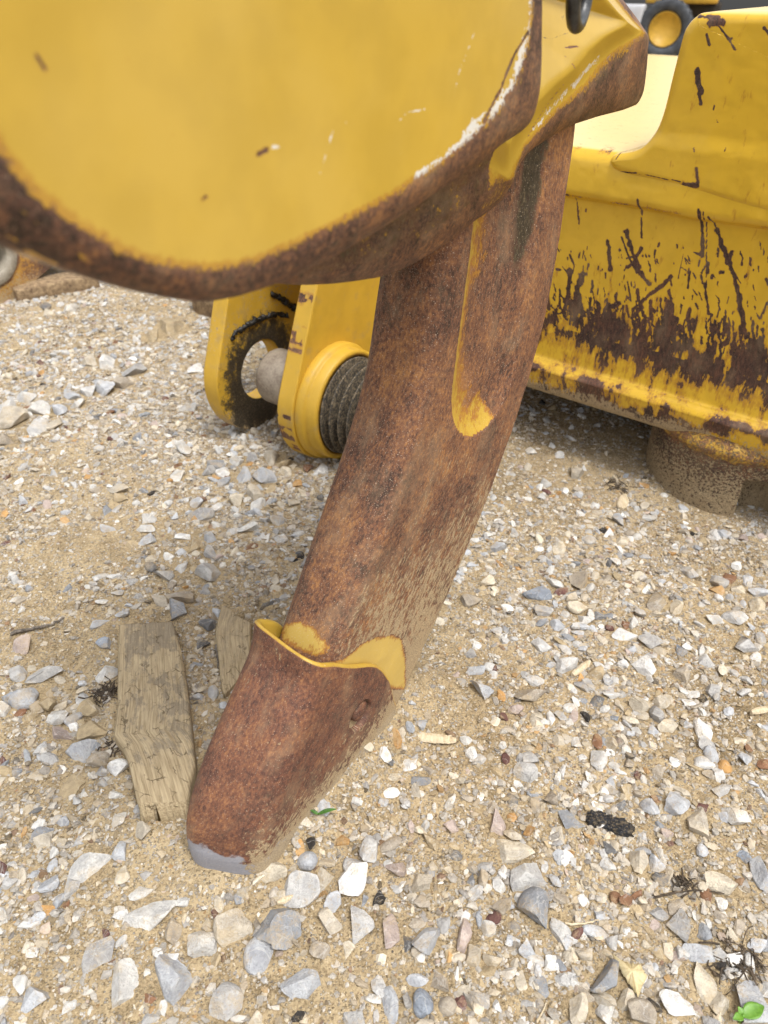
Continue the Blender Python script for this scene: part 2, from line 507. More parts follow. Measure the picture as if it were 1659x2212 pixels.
# ------------------------------------------------------------------ ripper shank and tip
O_R, O_L = -.392, -.480           # right and left faces of the shank
def section(a0, a1, b0, b1, rf, rb, n):
    """rounded rectangle: a fore-aft, b sideways; starts at the back of the right side, walks forward, across the front, back"""
    pts = []
    def arc(ca, cb, r, t0, t1):
        for t in np.linspace(t0, t1, 9): pts.append((ca + r * math.cos(t), cb + r * math.sin(t)))
    pi = math.pi
    arc(a1 - rb, b1 - rb, rb, pi / 4, pi / 2)
    arc(a0 + rf, b1 - rf, rf, pi / 2, pi)
    arc(a0 + rf, b0 + rf, rf, pi, 1.5 * pi)
    arc(a1 - rb, b0 + rb, rb, 1.5 * pi, 2 * pi)
    arc(a1 - rb, b1 - rb, rb, 0, pi / 4)
    return resample(pts, n, True)

def build_shank(parent):
    Fc = [(.760, .92), (.728, .80), (.692, .668), (.662, .570), (.638, .487), (.601, .419), (.562, .362), (.515, .297), (.466, .226), (.418, .155)]
    Bc = [(.955, .92), (.966, .80), (.973, .70), (.972, .63), (.968, .55), (.950, .459), (.916, .374), (.872, .302), (.815, .226), (.750, .155), (.688, .095), (.626, .040), (.57, -.01)]
    R, C = 330, 300
    Fp, Bp = catmull(Fc, R), catmull(Bc, R)
    t = np.linspace(0, 1, R)
    along = np.r_[0, np.cumsum(np.linalg.norm(np.diff((Fp + Bp) / 2, axis=0), axis=1))]
    V = np.zeros((R, C, 3)); A2 = np.zeros((R, C, 2)); per = np.zeros((R, C)); bb = np.zeros((R, C))
    for i in range(R):
        w = np.linalg.norm(Bp[i] - Fp[i]); dr = (Bp[i] - Fp[i]) / w
        q = section(0, w, O_L, O_R, .026, .014, C)
        q2 = Fp[i] + q[:, :1] * dr
        A2[i] = q2; bb[i] = q[:, 1]
        per[i] = np.r_[0, np.cumsum(np.linalg.norm(np.diff(q, axis=0), axis=1))]
    s, z = A2[..., 0], A2[..., 1]
    # long scoop in the right side
    c0, c1 = np.array([.787, .455]), np.array([.838, .80])
    P = A2.reshape(-1, 2); ab = c1 - c0
    tt = np.clip((P - c0) @ ab / (ab @ ab), 0, 1.5)
    v = P - c0 - tt[:, None] * ab
    dist = np.linalg.norm(v, axis=1)
    delta = (.088 - dist).reshape(R, C)
    side = (v[:, 0] / np.maximum(dist, 1e-6)).reshape(R, C)
    wid = .060 - .022 * sstep(z, .47, .40) + .02 * sstep(side, .1, .7)
    x = np.clip(delta / wid, 0, 1)
    right = bb > O_R - .004
    dep = .014 * (1 - (1 - x) ** 2) * right
    bb = bb - dep
    # hammered unevenness
    lump = .0016 * (fbm(per + 3, along[:, None] + 0 * per, 45, 4, 5) - .5)
    bb = bb + lump * np.where(right, 1, 0)
    V = s[..., None] * D + bb[..., None] * N + z[..., None] * Z
    # paint left in the scoop
    wl = .032 + .026 * sstep(z, .54, .60) + .022 * sstep(z, .52, .43)
    wear = np.ones((R, C))
    inpaint = right & (delta > .0015) & (side < .55)
    ww = .10 + .44 * np.clip(delta / wl, 0, 2) + .5 * sstep(side, .15, .5) + .06 * sstep(z, .5, .65)
    wear = np.where(inpaint, ww, wear)
    # paint patches just above the tip
    def conv(px, py): return sz(px, py, O_R)
    patch = [conv(*q) for q in [(722, 1434), (752, 1415), (785, 1388), (812, 1376), (850, 1371), (868, 1380), (877, 1420), (878, 1490), (840, 1490), (770, 1465)]]
    pm = poly_mask(P, patch).reshape(R, C)
    ctr = np.array(patch)
    dm = np.min([seg_dist(P, a, b) for a, b in zip(ctr, np.roll(ctr, -1, 0))], 0).reshape(R, C)
    wear = np.where(pm & (bb > O_R - .03), np.minimum(wear, .55 - dm / .008 * .5), wear)
    # crescent on the front face
    PW = V.reshape(-1, 3) - CAM
    cres = np.zeros((R, C))
    fm = (bb < O_R - .01) & (bb > O_L + .005) & (s < .62)
    zz = z - (.227 + (bb - O_L) * .10)
    eb = (bb - (O_L + .040)) / .030
    wear = np.where(fm & (np.abs(zz) < .03), np.minimum(wear, -.05 + ((zz + .004 * eb ** 2) / .012) ** 2 * .5 + eb ** 2 * .45), wear)
    # dried mud: thicker lower down and on the side
    mud = .06 + .36 * sstep(z, .48, .10) * np.where(bb > O_R - .02, 1, .25) + .17 * np.where(right, 1, .3)
    mud += .25 * sstep(z, .16, .04) * (bb > O_R - .02)
    mud = np.where(wear < .5, mud * .35, mud)
    mud = np.where((delta > .02) & right, mud * .45, mud)
    grease_shade = .80 * sstep(z, .44, .64) * (right & (side > .3)) * sstep(delta, -.005, .03) * sstep(delta, .08, .03)
    flow = np.stack([per, along[:, None] + 0 * per, bb], -1)
    Vf, Ff = V.reshape(-1, 3), [grid_faces(R, C, True)]
    j = np.arange(C)
    for i0, flip in ((0, True), ((R - 1) * C, False)):
        Vf = np.vstack([Vf, Vf[i0:i0 + C].mean(0)[None]])
        Ff.append(np.stack([np.full(C, len(Vf) - 1), i0 + (j + 1) % C, i0 + j], -1) if flip else np.stack([np.full(C, len(Vf) - 1), i0 + j, i0 + (j + 1) % C], -1))
    pad = lambda a: np.r_[a.reshape(-1), [a.reshape(-1)[0]] * 2]
    fade_lit = .16 * (wear < .5) * (z < .34)  # paint patches near the tip brightened by colour against the shade there
    at = dict(wear=pad(wear), mud=pad(mud), grease_shade=pad(grease_shade), fade_lit=pad(fade_lit), flow=np.vstack([flow.reshape(-1, 3), flow.reshape(-1, 3)[:2]]))
    return mesh('shank_body', Vf, Ff, M_shank, parent, at)

def build_tip(parent):
    OR, OL = -.383, -.489
    Fo = [(.432, .262), (.419, .226), (.386, .190), (.338, .143), (.298, .095), (.280, .054), (.276, .012), (.280, -.045)]
    Bo = [(.603, .052), (.590, .030), (.570, .010), (.545, -.01), (.515, -.03), (.48, -.045), (.44, -.055), (.40, -.065)]
    R, C = 270, 340
    Fp, Bp = catmull(Fo, R), catmull(Bo, R)
    rows = [(.10, .010, 1), (.05, .0095, 1), (.012, .0085, 1), (.0, .0075, 1), (.0, .004, 2), (.0, .002, 2), (.004, .0, 2)] + [(v, 0.0, 0) for v in np.linspace(.012, 1, R - 7)]
    V = []; per = []; kind = []; vv = []; S2 = []; B2 = []
    for v, ins, kd in rows:
        f = v * (R - 1); i = min(int(f), R - 2); fr = f - i
        F0 = Fp[i] * (1 - fr) + Fp[i + 1] * fr; B0 = Bp[i] * (1 - fr) + Bp[i + 1] * fr
        w = np.linalg.norm(B0 - F0); dr = (B0 - F0) / w
        nr = np.array([dr[1], -dr[0]]) * -1     # up the shank
        tk = 1 - .10 * v * v
        mid = (OR + OL) / 2
        hb = (OR - OL) / 2 * tk - ins
        q = section(ins, w - ins, mid - hb, mid + hb, max(.028 - ins, .012) + .014 * v * v, .012, C)
        c = q[:, 0] / w
        sag = .012 * np.exp(-((c - .52) / .20) ** 2) * (q[:, 1] > mid) * (1 - sstep(v, 0, .5)) + .004 * np.exp(-((c - .6) / .2) ** 2) * (1 - sstep(v, 0, .5)) - .022 * sstep(c, .72, 1.0) * (1 - sstep(v, 0, .5))
        sag = sag - .008 * np.exp(-((c - .02) / .10) ** 2) * sstep(q[:, 1], mid - .045, mid + .04) * (1 - sstep(v, 0, .4))
        sag = sag + .009 * np.exp(-((c - .20) / .14) ** 2) * sstep(q[:, 1], mid - .02, mid - .045) * (1 - sstep(v, 0, .3))
        if kd == 2 and ins > 0: sag = sag + .0012
        # crown of the front face
        crown = .006 * math.sin(min(v * 1.4, 1) * math.pi) * np.clip(1 - ((q[:, 1] - mid) / hb) ** 2, 0, 1) * (c < .3)
        skew = .040 * np.clip((q[:, 1] - mid + hb) / (2 * hb), 0, 1) ** 1.4 * sstep(v, .15, .85) * np.clip(1 - c / .5, 0, 1)
        q2 = F0 + (q[:, :1] - crown[:, None] + skew[:, None]) * dr + sag[:, None] * nr
        V.append(q2[:, :1] * D + q[:, 1:] * N + q2[:, 1:] * Z)
        per.append(np.r_[0, np.cumsum(np.linalg.norm(np.diff(q, axis=0), axis=1))]); kind.append(kd); vv.append(v)
        S2.append(q2); B2.append(q[:, 1])
    V = np.array(V); per = np.array(per); vv = np.array(vv); S2 = np.array(S2); B2 = np.array(B2); kd = np.array(kind)
    R = len(rows)
    # hole for the retaining pin
    pc = sz(779, 1547, OR)
    dd = np.linalg.norm(S2 - pc, axis=-1)
    on = (B2 > OR - .018) & (kd[:, None] == 0)
    dep = .0095 * sstep(dd, .0225, .0200) * on
    V = V - dep[..., None] * N
    z = V[..., 2]
    lump = .0022 * (fbm(per + 7, vv[:, None] * .45 + 0 * per, 40, 4, 8) - .5)
    V = V + lump[..., None] * (unit([-.5, -.8, .35])) * (kd == 0)[:, None, None]
    wear = np.ones((R, C)); wear[kd == 1] = .02; wear[kd == 2] = .26
    edge = (kd[:, None] == 0) & (vv[:, None] < .05)
    front = sstep(B2, OR - .006, OR - .03)
    xs = S2[..., 0]
    mud = .05 + .62 * sstep(z, .080, .010) * (1 - front) + .30 * sstep(z, .17, .05) * (1 - front) + .9 * sstep(z, .024, .0) * front * 0
    mud = mud + .35 * sstep(xs, .50, .58) * sstep(z, .10, .04) * (1 - front)
    mud += .12 * sstep(vv[:, None], .35, .05) * front
    mud = np.where((dd < .0225) & on, np.where(S2[..., 1] < pc[1] - .014, .38, .02), mud)
    mud[kd > 0] *= .3
    bare = np.where(kd[:, None] == 0, 1.0 * sstep(z + .008 * (B2 - OL) / .1 - .010 * (fbm(per, vv[:, None] + 0 * per, 60, 3, 4)) - .02 * (vnoise(per, vv[:, None] * .4 + 0 * per, 35, 9) - .5), .060, .020), 0)
    grease_shade = .85 * sstep(dd, .0225, .0205) * sstep(S2[..., 1], pc[1] - .016, pc[1] - .004) * on  # dark tone painted inside the pin hole as the shade of a recess
    flow = np.stack([per, vv[:, None] * .42 + 0 * per, B2], -1)
    at = dict(grease_shade=grease_shade.ravel(), wear=wear.ravel(), mud=mud.ravel(), bare=bare.ravel(), flow=flow.reshape(-1, 3))
    t = mesh('tip', V.reshape(-1, 3), [grid_faces(R, C, True)], M_tip, parent, at)
    t['label'] = 'rusty boot shaped tip with bare grey worn end'
    c = pc[0] * D + pc[1] * Z + N * (OR - .0105) + D * .004 + Z * .003
    prof = [(.0145, 0), (.0145, .005), (.0135, .0072), (.010, .0090), (.005, .0100), (.001, .0102)]
    Vp, Fp_ = lathe(prof, c, N, 40)
    mesh('retaining_pin', Vp, Fp_, M_tip, t, dict(wear=np.ones(len(Vp)), mud=np.full(len(Vp), .16), flow=Vp))
    return t

shank = empty('ripper_shank', at_ground(560, 1800), 'rust brown curved ripper shank standing point down in the gravel', 'ripper shank')
build_shank(shank)
build_tip(shank)

# ------------------------------------------------------------------ ripper carriage: side plate and housing
carriage = empty('ripper_carriage', (-.02, .55, .70), 'large yellow steel carriage with rusty worn rim gripping the shank top', 'carriage')
def build_plate():
    O = -.300
    pairs = [((-45, 265), (-60, 505)), ((0, 335), (-5, 522)), ((30, 375), (20, 536)), ((60, 410), (50, 550)), ((130, 465), (115, 576)), ((215, 520), (205, 606)), ((300, 560), (290, 630)),
             ((370, 578), (365, 644)), ((430, 582), (430, 652)), ((490, 578), (500, 640)), ((560, 560), (590, 610)), ((650, 520), (690, 565)), ((760, 468), (800, 500)),
             ((870, 408), (900, 435)), ((960, 345), (1000, 368)), ((1030, 285), (1072, 312)), ((1075, 240), (1118, 284)), ((1105, 195), (1140, 262)),
             ((1128, 140), (1153, 205)), ((1142, 90), (1153, 140)), ((1147, 40), (1151, 80)), ((1149, -10), (1151, 0))]
    a = [sz(*p, O) for p, q in pairs]
    b = [sz(*q, O - .020) for p, q in pairs]
    top = [(.615, .93), (.59, 1.02), (.50, 1.08), (.36, 1.08), (.22, 1.03), (.14, .95), (.125, .86)]
    topi = [(.600, .93), (.575, 1.01), (.49, 1.065), (.37, 1.065), (.235, 1.015), (.155, .94), (.143, .86)]
    a = np.array(a + topi); b = np.array(b + top)
    n = 720
    # same parameter for both contours
    def close(P): return np.vstack([P, P[:1]])
    L = np.r_[0, np.cumsum(np.linalg.norm(np.diff(close(b), axis=0), axis=1))]
    t = np.linspace(0, L[-1], n, endpoint=False)
    ia = np.stack([np.interp(t, L, close(a)[:, k]) for k in (0, 1)], 1)
    ib = np.stack([np.interp(t, L, close(b)[:, k]) for k in (0, 1)], 1)
    def smooth(P, k=5):
        w = np.hanning(2 * k + 3)[1:-1]; w /= w.sum()
        return sum(np.roll(P, j - k, 0) * w[j] for j in range(2 * k + 1))
    ia, ib = smooth(ia, 9), smooth(ib, 7)
    cen = ia.mean(0)
    rings, wear, s2 = [], [], []
    for k in np.linspace(0.0, .985, 120):
        q = cen + (ia - cen) * k
        rings.append((q, O)); wear.append(0.06 + .30 * sstep(k, .968, .985))
    for k in np.linspace(0, 1, 14):     # rounded worn rim
        th = k * math.pi / 2
        q = ia + (ib - ia) * math.sin(th)
        rings.append((q, O - .020 * (1 - math.cos(th)))); wear.append(.48 + .6 * min(1, k * 3.0))
    rings.append((ib, O - .025)); wear.append(1.0)
    rings.append((ib, O - .031)); wear.append(1.0)
    rings.append((ib + (cen - ib) * .012, O - .034)); wear.append(1.0)
    rings.append((ib + (cen - ib) * .2, O - .035)); wear.append(1.0)
    rings.append((cen + (ib - cen) * .02, O - .035)); wear.append(1.0)
    V = np.array([q[:, :1] * D + q[:, 1:] * Z + N * o_ for q, o_ in rings])
    W = np.repeat(np.array(wear)[:, None], n, 1)
    Q = np.array([q for q, _ in rings]).reshape(-1, 2)
    face = np.repeat((np.array([o_ for _, o_ in rings]) > O - .012)[:, None], n, 1).ravel()
    conv = lambda x, y: sz(x, y, O)
    k = 1 / 1662 * .5
    marks = [([(556, 333), (577, 324)], 8), ([(437, 432), (446, 424)], 5), ([(78, 115), (96, 150)], 5)]
    W = W.ravel()
    W = np.maximum(W, .8 * stamp(Q, marks, conv, k) * face)
    pale = [([(588, 318), (603, 316)], 8), ([(465, 328)], 9), ([(452, 418)], 7), ([(746, 276), (752, 215), (760, 165)], 6), ([(989, 160), (1000, 130)], 13), ([(976, 225), (990, 165), (1025, 70)], 6),
            ([(862, 262), (878, 243), (925, 235)], 5), ([(867, 330)], 8), ([(898, 148)], 8), ([(720, 280), (690, 380)], 5),
            ([(1062, 250), (1092, 222), (1112, 185), (1127, 120), (1135, 95)], 38), ([(1143, 60), (1147, 0)], 26), ([(1140, -30), (1148, 30)], 18),
            ([(940, 355), (985, 318), (1040, 275)], 16), ([(1000, 290), (1050, 240)], 16), ([(870, 405), (920, 370)], 7), ([(700, 490), (715, 483)], 7)]
    pr = .55 * stamp(Q, pale, conv, k * .95) * face
    big = [([(1010, 300), (1062, 250), (1092, 218), (1112, 180), (1126, 125), (1136, 80)], 52), ([(1143, 70), (1148, -10)], 34), ([(900, 385), (985, 318), (1040, 275)], 20)]
    pr = np.maximum(pr, .56 * stamp(Q, big, conv, .64 / 1662) * face)
    ridge = stamp(Q, [([(1045, 262), (1080, 195), (1110, 120), (1140, 70)], 8), ([(1090, 215), (1112, 195)], 8)], conv, k * 1.2) * face
    W = np.maximum(W, .9 * ridge)
    pr = np.where(ridge > .5, 0, pr)
    # patches of old paint still on the left of the rim
    ang = np.tile(np.arange(n), len(rings))
    left = (Q[:, 0] < .245) & (W > .6)
    arc = np.tile(t, len(rings)); kk = np.repeat(np.arange(len(rings)), n)
    W = W - left * .72 * sstep(fbm(arc, kk * .0075, 42, 3, 6), .53, .62) * sstep(Q[:, 0], .245, .20) * sstep(kk, 122.5, 125)
    Vf = V.reshape(-1, 3)
    fade_lit = .07 * sstep(fbm(Q[:, 0] + .3, Q[:, 1], 9, 5, 60), .35, .75) + .0 * sstep(fbm(Q[:, 0] * 2.5, Q[:, 1] * .6, 30, 4, 61), .5, .7)
    at = dict(wear=W, prim=pr, mud=np.full(len(Vf), .08), flow=Vf, fade_lit=fade_lit)
    return mesh('side_plate', Vf, [grid_faces(len(rings), n, True)], M_case, carriage, at)
build_plate()

def build_housing():
    O = -.352
    pairs = [((520, 540), (520, 590)), ((560, 560), (560, 604)), ((600, 583), (600, 613)), ((655, 583), (655, 616)), ((720, 570), (720, 613)), ((768, 553), (768, 607)), ((820, 528), (820, 599)), ((884, 495), (884, 575)),
             ((935, 463), (935, 546)), ((976, 436), (976, 519)), ((1018, 408), (1018, 482)), ((1048, 385), (1055, 457)), ((1066, 365), (1085, 433)), ((1080, 372), (1095, 416)),
             ((1098, 395), (1102, 405)), ((1109, 352), (1116, 360)), ((1130, 320), (1140, 329)), ((1165, 280), (1180, 302)), ((1215, 228), (1235, 270)), ((1265, 185), (1290, 252)),
             ((1300, 140), (1345, 238)), ((1335, 108), (1378, 225)), ((1362, 92), (1391, 199)), ((1385, 80), (1397, 150)), ((1394, 70), (1399, 85)), ((1366, 40), (1376, 42)), ((1338, 5), (1344, 0)), ((1300, -45), (1310, -60))]
    BD = .026
    a = [sz(*p, O - .012) for p, q in pairs]; b = [sz(*q, O - BD) for p, q in pairs]
    top = [(.80, 1.02), (.62, 1.04), (.42, 1.03), (.30, .95), (.25, .85)]
    topi = [(.79, 1.00), (.62, 1.02), (.43, 1.01), (.32, .94), (.27, .85)]
    a = np.array(a + topi); b = np.array(b + top)
    n = 760
    def close(P): return np.vstack([P, P[:1]])
    L = np.r_[0, np.cumsum(np.linalg.norm(np.diff(close(b), axis=0), axis=1))]
    t = np.linspace(0, L[-1], n, endpoint=False)
    ia = np.stack([np.interp(t, L, close(a)[:, k]) for k in (0, 1)], 1)
    ib = np.stack([np.interp(t, L, close(b)[:, k]) for k in (0, 1)], 1)
    def smooth(P, k=5):
        w = np.hanning(2 * k + 3)[1:-1]; w /= w.sum()
        return sum(np.roll(P, j - k, 0) * w[j] for j in range(2 * k + 1))
    ia, ib = smooth(ia, 5), smooth(ib, 5)
    cen = np.array([.62, .86])
    rings, wear = [], []
    for k in np.linspace(0, .985, 110):
        q = cen + (ia - cen) * k
        rings.append((q, O - .012 * sstep(k, .74, .98) - .045 * max(0.0, 1 - k / .80)))
        wear.append(.03 + .36 * sstep(k, .965, .985))
    for k in np.linspace(0, 1, 16):
        q = ia + (ib - ia) * (k ** .9)
        rings.append((q, O - .012 - (BD - .012) * (.25 * k + .75 * k * k))); wear.append(.44 + .7 * min(1, k * 3))
    mid = (ib - cen)
    rings.append((ib, O - BD - .008)); wear.append(1)
    for k in (.03, .08, .2, .4):
        rings.append((ib, O - BD - .008 - k * .28)); wear.append(1)
    rings.append((cen + mid * .98, O - BD - .125)); wear.append(1)
    rings.append((cen + mid * .02, O - BD - .128)); wear.append(1)
    V = np.array([q[:, :1] * D + q[:, 1:] * Z + N * o_ for q, o_ in rings])
    W = np.repeat(np.array(wear)[:, None], n, 1).ravel()
    Q = np.array([q for q, _ in rings]).reshape(-1, 2)
    oo = np.repeat(np.array([o_ for _, o_ in rings])[:, None], n, 1).ravel()
    conv = lambda x, y: sz(x, y, O - .006)
    k = 1 / 1662 * .62
    face = oo > O - .014
    marks = [([(1222, 103), (1244, 100)], 5), ([(1235, 120)], 4), ([(1219, 122)], 4), ([(1240, 130)], 5), ([(1313, 77)], 4), ([(1195, 35), (1196, 22)], 5), ([(1219, 180), (1190, 222), (1150, 300)], 3.2), ([(1210, 170)], 4), ([(1228, 136), (1235, 148)], 3)]
    W = np.maximum(W, .85 * stamp(Q, marks, conv, k) * face)
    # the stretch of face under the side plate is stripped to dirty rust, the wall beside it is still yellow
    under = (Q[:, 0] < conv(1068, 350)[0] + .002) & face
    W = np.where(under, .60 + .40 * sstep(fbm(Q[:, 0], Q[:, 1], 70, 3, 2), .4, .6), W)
    tipzone = (Q[:, 0] > conv(1072, 380)[0]) & (Q[:, 0] < conv(1135, 380)[0]) & (Q[:, 1] < conv(1100, 330)[1])
    W = np.where(tipzone & (oo > O - .022), W * .5, W)
    pr = .34 * sstep(Q[:, 0], .60, .66) * (W > .25) * (W < .62) * face
    pr = np.maximum(pr, .52 * stamp(Q, [([(1185, 250), (1225, 205), (1275, 150), (1300, 130)], 34), ([(1165, 280), (1190, 250)], 22)], conv, k) * face)
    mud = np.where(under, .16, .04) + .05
    grease_shade = .5 * stamp(Q, [([(1165, 0), (1240, 20)], 60), ([(1160, 72), (1200, 85), (1235, 70)], 4)], conv, k) * face  # broad stroke paints a pole's cast shadow into the colour
    grease_shade = np.where(under, np.maximum(grease_shade, .40), grease_shade)  # dark tone painted in as the shadow gap behind the side plate
    Vf = V.reshape(-1, 3)
    return mesh('housing', Vf, [grid_faces(len(rings), n, True)], M_case, carriage, dict(wear=W, prim=pr, mud=mud, grease_shade=grease_shade, flow=Vf))
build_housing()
# eye bracket above and the ring hanging from it
ec = at_plane(1258, -125, N, -.318)
Vb, Fb = box(ec + N * -.004, D, Z, N, .012, .012, .022, .003)
mesh('eye_bracket', Vb, Fb, M_case, carriage, dict(flow=Vb, wear=np.full(len(Vb), .3)))
rc = at_plane(1256, -34, N, -.300)
th = np.linspace(0, 2 * math.pi, 64, endpoint=False)
ax1 = unit([.40, .92, 0])
rings = []
for t in th:
    r = math.cos(t) * ax1 * .026 + math.sin(t) * Z * .0285
    rd = unit(r)
    nn = unit(np.cross(ax1, Z))
    ph = np.linspace(0, 2 * math.pi, 18, endpoint=False)
    rings.append(rc + r + .0060 * (np.cos(ph)[:, None] * rd + np.sin(ph)[:, None] * nn))
V = np.vstack(rings)
ro = mesh('steel_ring', V, [grid_faces(65, 18, True)[:0], np.array([[(i * 18 + j), (i * 18 + (j + 1) % 18), (((i + 1) % 64) * 18 + (j + 1) % 18), (((i + 1) % 64) * 18 + j)] for i in range(64) for j in range(18)])], M_ring, None, loc=rc)
tag(ro, 'dark thick steel ring hanging against the pale yellow carriage side', 'ring')

# ------------------------------------------------------------------ big yellow casting on the right
block = empty('yellow_casting', E1 * -.30 + E2 * 1.60, 'huge yellow steel casting with flaking rust band along its lower face', 'casting')
OB = 1.36
def R4(x, y): return (x * .5 + 829.5, y * .5 + 493.7)
def R2(x, y): return (x * .5 + 829.5, y * .5)
def build_block():
    prof = [(1.2, .128), (.30, .127), (.03, .126), (.004, .128), (-.004, .134), (-.009, .146), (-.016, .176), (-.018, .184), (-.012, .192), (-.003, .200), (.003, .215), (.004, .30), (.002, .42), (.001, .505),
            (-.004, .516), (-.012, .521), (-.016, .528), (-.017, .540), (-.014, .575), (-.010, .588), (.000, .598), (.014, .602), (.05, .603), (.6, .603), (1.86, .603), (1.88, .58), (1.88, .3), (1.86, .14)]
    P = np.array(prof)
    front = catmull(P[2:23], 300)
    pr = np.vstack([resample(P[:3], 12)[:-1], front, resample(P[22:], 30)[1:]])
    us = np.r_[np.linspace(-1.35, -.78, 30)[:-1], np.arange(-.78, -.10, .0021), np.linspace(-.10, .9, 40)[1:]]
    U, K = np.meshgrid(us, np.arange(len(pr)))
    off = pr[:, 0][:, None] + 0 * U; z = pr[:, 1][:, None] + 0 * U
    # cast unevenness
    fz = (off < .05)
    off = off + fz * (.004 * (fbm(U, z, 7, 3, 1) - .5) + .0012 * (fbm(U, z, 60, 3, 12) - .5))
    lipz = np.exp(-((z - .521) / .012) ** 2) * fz
    z = z + lipz * .012 * (fbm(U, 0 * U, 11, 3, 5) - .5)
    wob = np.exp(-((z - .19) / .02) ** 2) * fz
    off = off + wob * .004 * (fbm(U, 0 * U, 40, 3, 15) - .5)
    V = U[..., None] * E1 + (OB + off)[..., None] * E2 + z[..., None] * Z
    Q = np.stack([U.ravel(), z.ravel()], 1)
    face = (fz & (z > .12) & (z < .60)).ravel()
    c4 = lambda x, y: uz(*R4(x, y), OB); c2 = lambda x, y: uz(*R2(x, y), OB)
    k4 = .5 / 1662 * 1.42
    # rust band
    cl = np.array([c4(*q) for q in [(560, 470), (700, 455), (800, 440), (900, 475), (1000, 500), (1130, 520), (1250, 560), (1400, 590), (1500, 630), (1659, 670)]])
    hw = np.array([.016, .026, .034, .050, .052, .058, .050, .050, .046, .05])
    dn = np.array([.20, .22, .30, .42, .5, .55, .55, .55, .55, .55])
    zc = np.interp(Q[:, 0], cl[:, 0], cl[:, 1]); h = np.interp(Q[:, 0], cl[:, 0], hw); dd = np.interp(Q[:, 0], cl[:, 0], dn)
    spike = (fbm(Q[:, 0], Q[:, 1] * .22, 55, 4, 31) - .5) * .16 * (Q[:, 1] > zc)
    w = .35 + dd * (1 - np.abs(Q[:, 1] - zc + spike - .004) / h)
    w = np.clip(w, 0, 1.05)
    # lower flange: mottled
    low = sstep(Q[:, 1], .205, .185)
    mot = fbm(Q[:, 0], Q[:, 1], 16, 3, 44)
    w = np.maximum(w, low * (.22 + .50 * sstep(mot, .40, .58) + .42 * sstep(Q[:, 1], .158, .128) + .2 * sstep(Q[:, 0], -.42, -.55)))
    w = np.maximum(w, .22 * sstep(Q[:, 1], .42, .28))
    st = [([(1045, 10), (1060, 70), (1100, 180), (1140, 240)], 22), ([(1025, 40), (1050, 110), (1090, 190)], 9), ([(1110, 85), (1075, 150), (1050, 170)], 12), ([(1110, -50), (1110, 40)], 9),
          ([(965, 55), (970, 110), (975, 180)], 16), ([(800, 115), (820, 165), (800, 230)], 9), ([(855, 200), (830, 260), (845, 360)], 32), ([(800, 180), (790, 300), (770, 370)], 26),
          ([(745, 178), (760, 180)], 10), ([(1075, 350), (1150, 285), (1215, 235), (1240, 205)], 15), ([(1320, 190), (1310, 260)], 11), ([(1375, -90), (1375, 120)], 14), ([(1395, -90), (1390, 300)], 5),
          ([(1398, 150), (1400, 190)], 15), ([(1382, 240), (1400, 370)], 11), ([(1440, 10), (1470, 100), (1510, 200), (1530, 300), (1560, 470)], 19), ([(1415, -60), (1440, 10)], 6), ([(1500, 100), (1490, 140)], 11),
          ([(1230, 265), (1245, 360)], 7), ([(1455, 190), (1465, 190)], 15), ([(1415, 205), (1415, 215)], 13), ([(1158, 350), (1165, 360)], 15), ([(1205, 390), (1260, 395)], 24), ([(1330, 395), (1335, 410)], 17),
          ([(1650, 220), (1659, 240)], 13), ([(1655, 320), (1625, 390)], 6), ([(960, 340), (1010, 330)], 26), ([(830, -145), (840, -20)], 6), ([(870, -80), (868, -70)], 9), ([(1112, -130), (1115, -60)], 10),
          ([(890, 370), (910, 400)], 16), ([(925, 345)], 16), ([(1290, 110), (1270, 220)], 5), ([(1145, 120)], 10), ([(1140, 140), (1145, 160)], 8), ([(1045, 130), (1080, 120)], 8)]
    rg = np.random.default_rng(3)
    for _ in range(170):                # many little nicks
        x = rg.uniform(640, 1659); y = rg.uniform(60, 420); a = rg.normal(.5 * math.pi, .35); l = rg.uniform(2, 38)
        st.append(([(x, y), (x + l * math.cos(a), y + l * math.sin(a))], rg.uniform(4, 7)))
    for _ in range(190):               # upright streaks feathering the top of the rust
        x = rg.uniform(640, 1659); zc_ = np.interp(x, [640, 900, 1130, 1400, 1659], [330, 350, 400, 470, 540]); y = zc_ + rg.normal(0, 45); l = rg.uniform(10, 85)
        st.append(([(x, y - l * .5), (x + rg.normal(0, 5), y), (x + rg.normal(0, 8), y + l * .5)], rg.uniform(4, 15)))
    w = np.maximum(w, (.95 * stamp(Q, st, c4, k4) + .0) * face)
    edge = np.exp(-((Q[:, 1] - .600) / .004) ** 2) * .34 * (fbm(Q[:, 0], 0 * Q[:, 0], 55, 2, 7) > .55)
    w = np.maximum(w, edge)
    w = np.maximum(w, np.exp(-((Q[:, 1] - .5235) / .003) ** 2) * .45 * sstep(fbm(Q[:, 0], 0 * Q[:, 0], 40, 2, 17), .5, .65))
    top = (z > .60).ravel() & (V.reshape(-1, 3) @ E2 > OB + .03)
    w = np.where(top, .02, w)
    mud = .03 + .55 * sstep(Q[:, 1], .185, .128) * (~top) + .15 * sstep(Q[:, 1], .22, .19) * (~top)
    fade_lit = .55 * sstep(z, .598, .602).ravel() * (V.reshape(-1, 3) @ E2 > OB + .004)  # top paled to put the glare of the sky into the paint colour
    flow = np.stack([Q[:, 0], Q[:, 1], off.ravel()], 1)
    mesh('body', V.reshape(-1, 3), [grid_faces(len(pr), len(us))[:, ::-1]], M_block, block, dict(wear=w, mud=mud, flow=flow, fade_lit=fade_lit))
build_block()
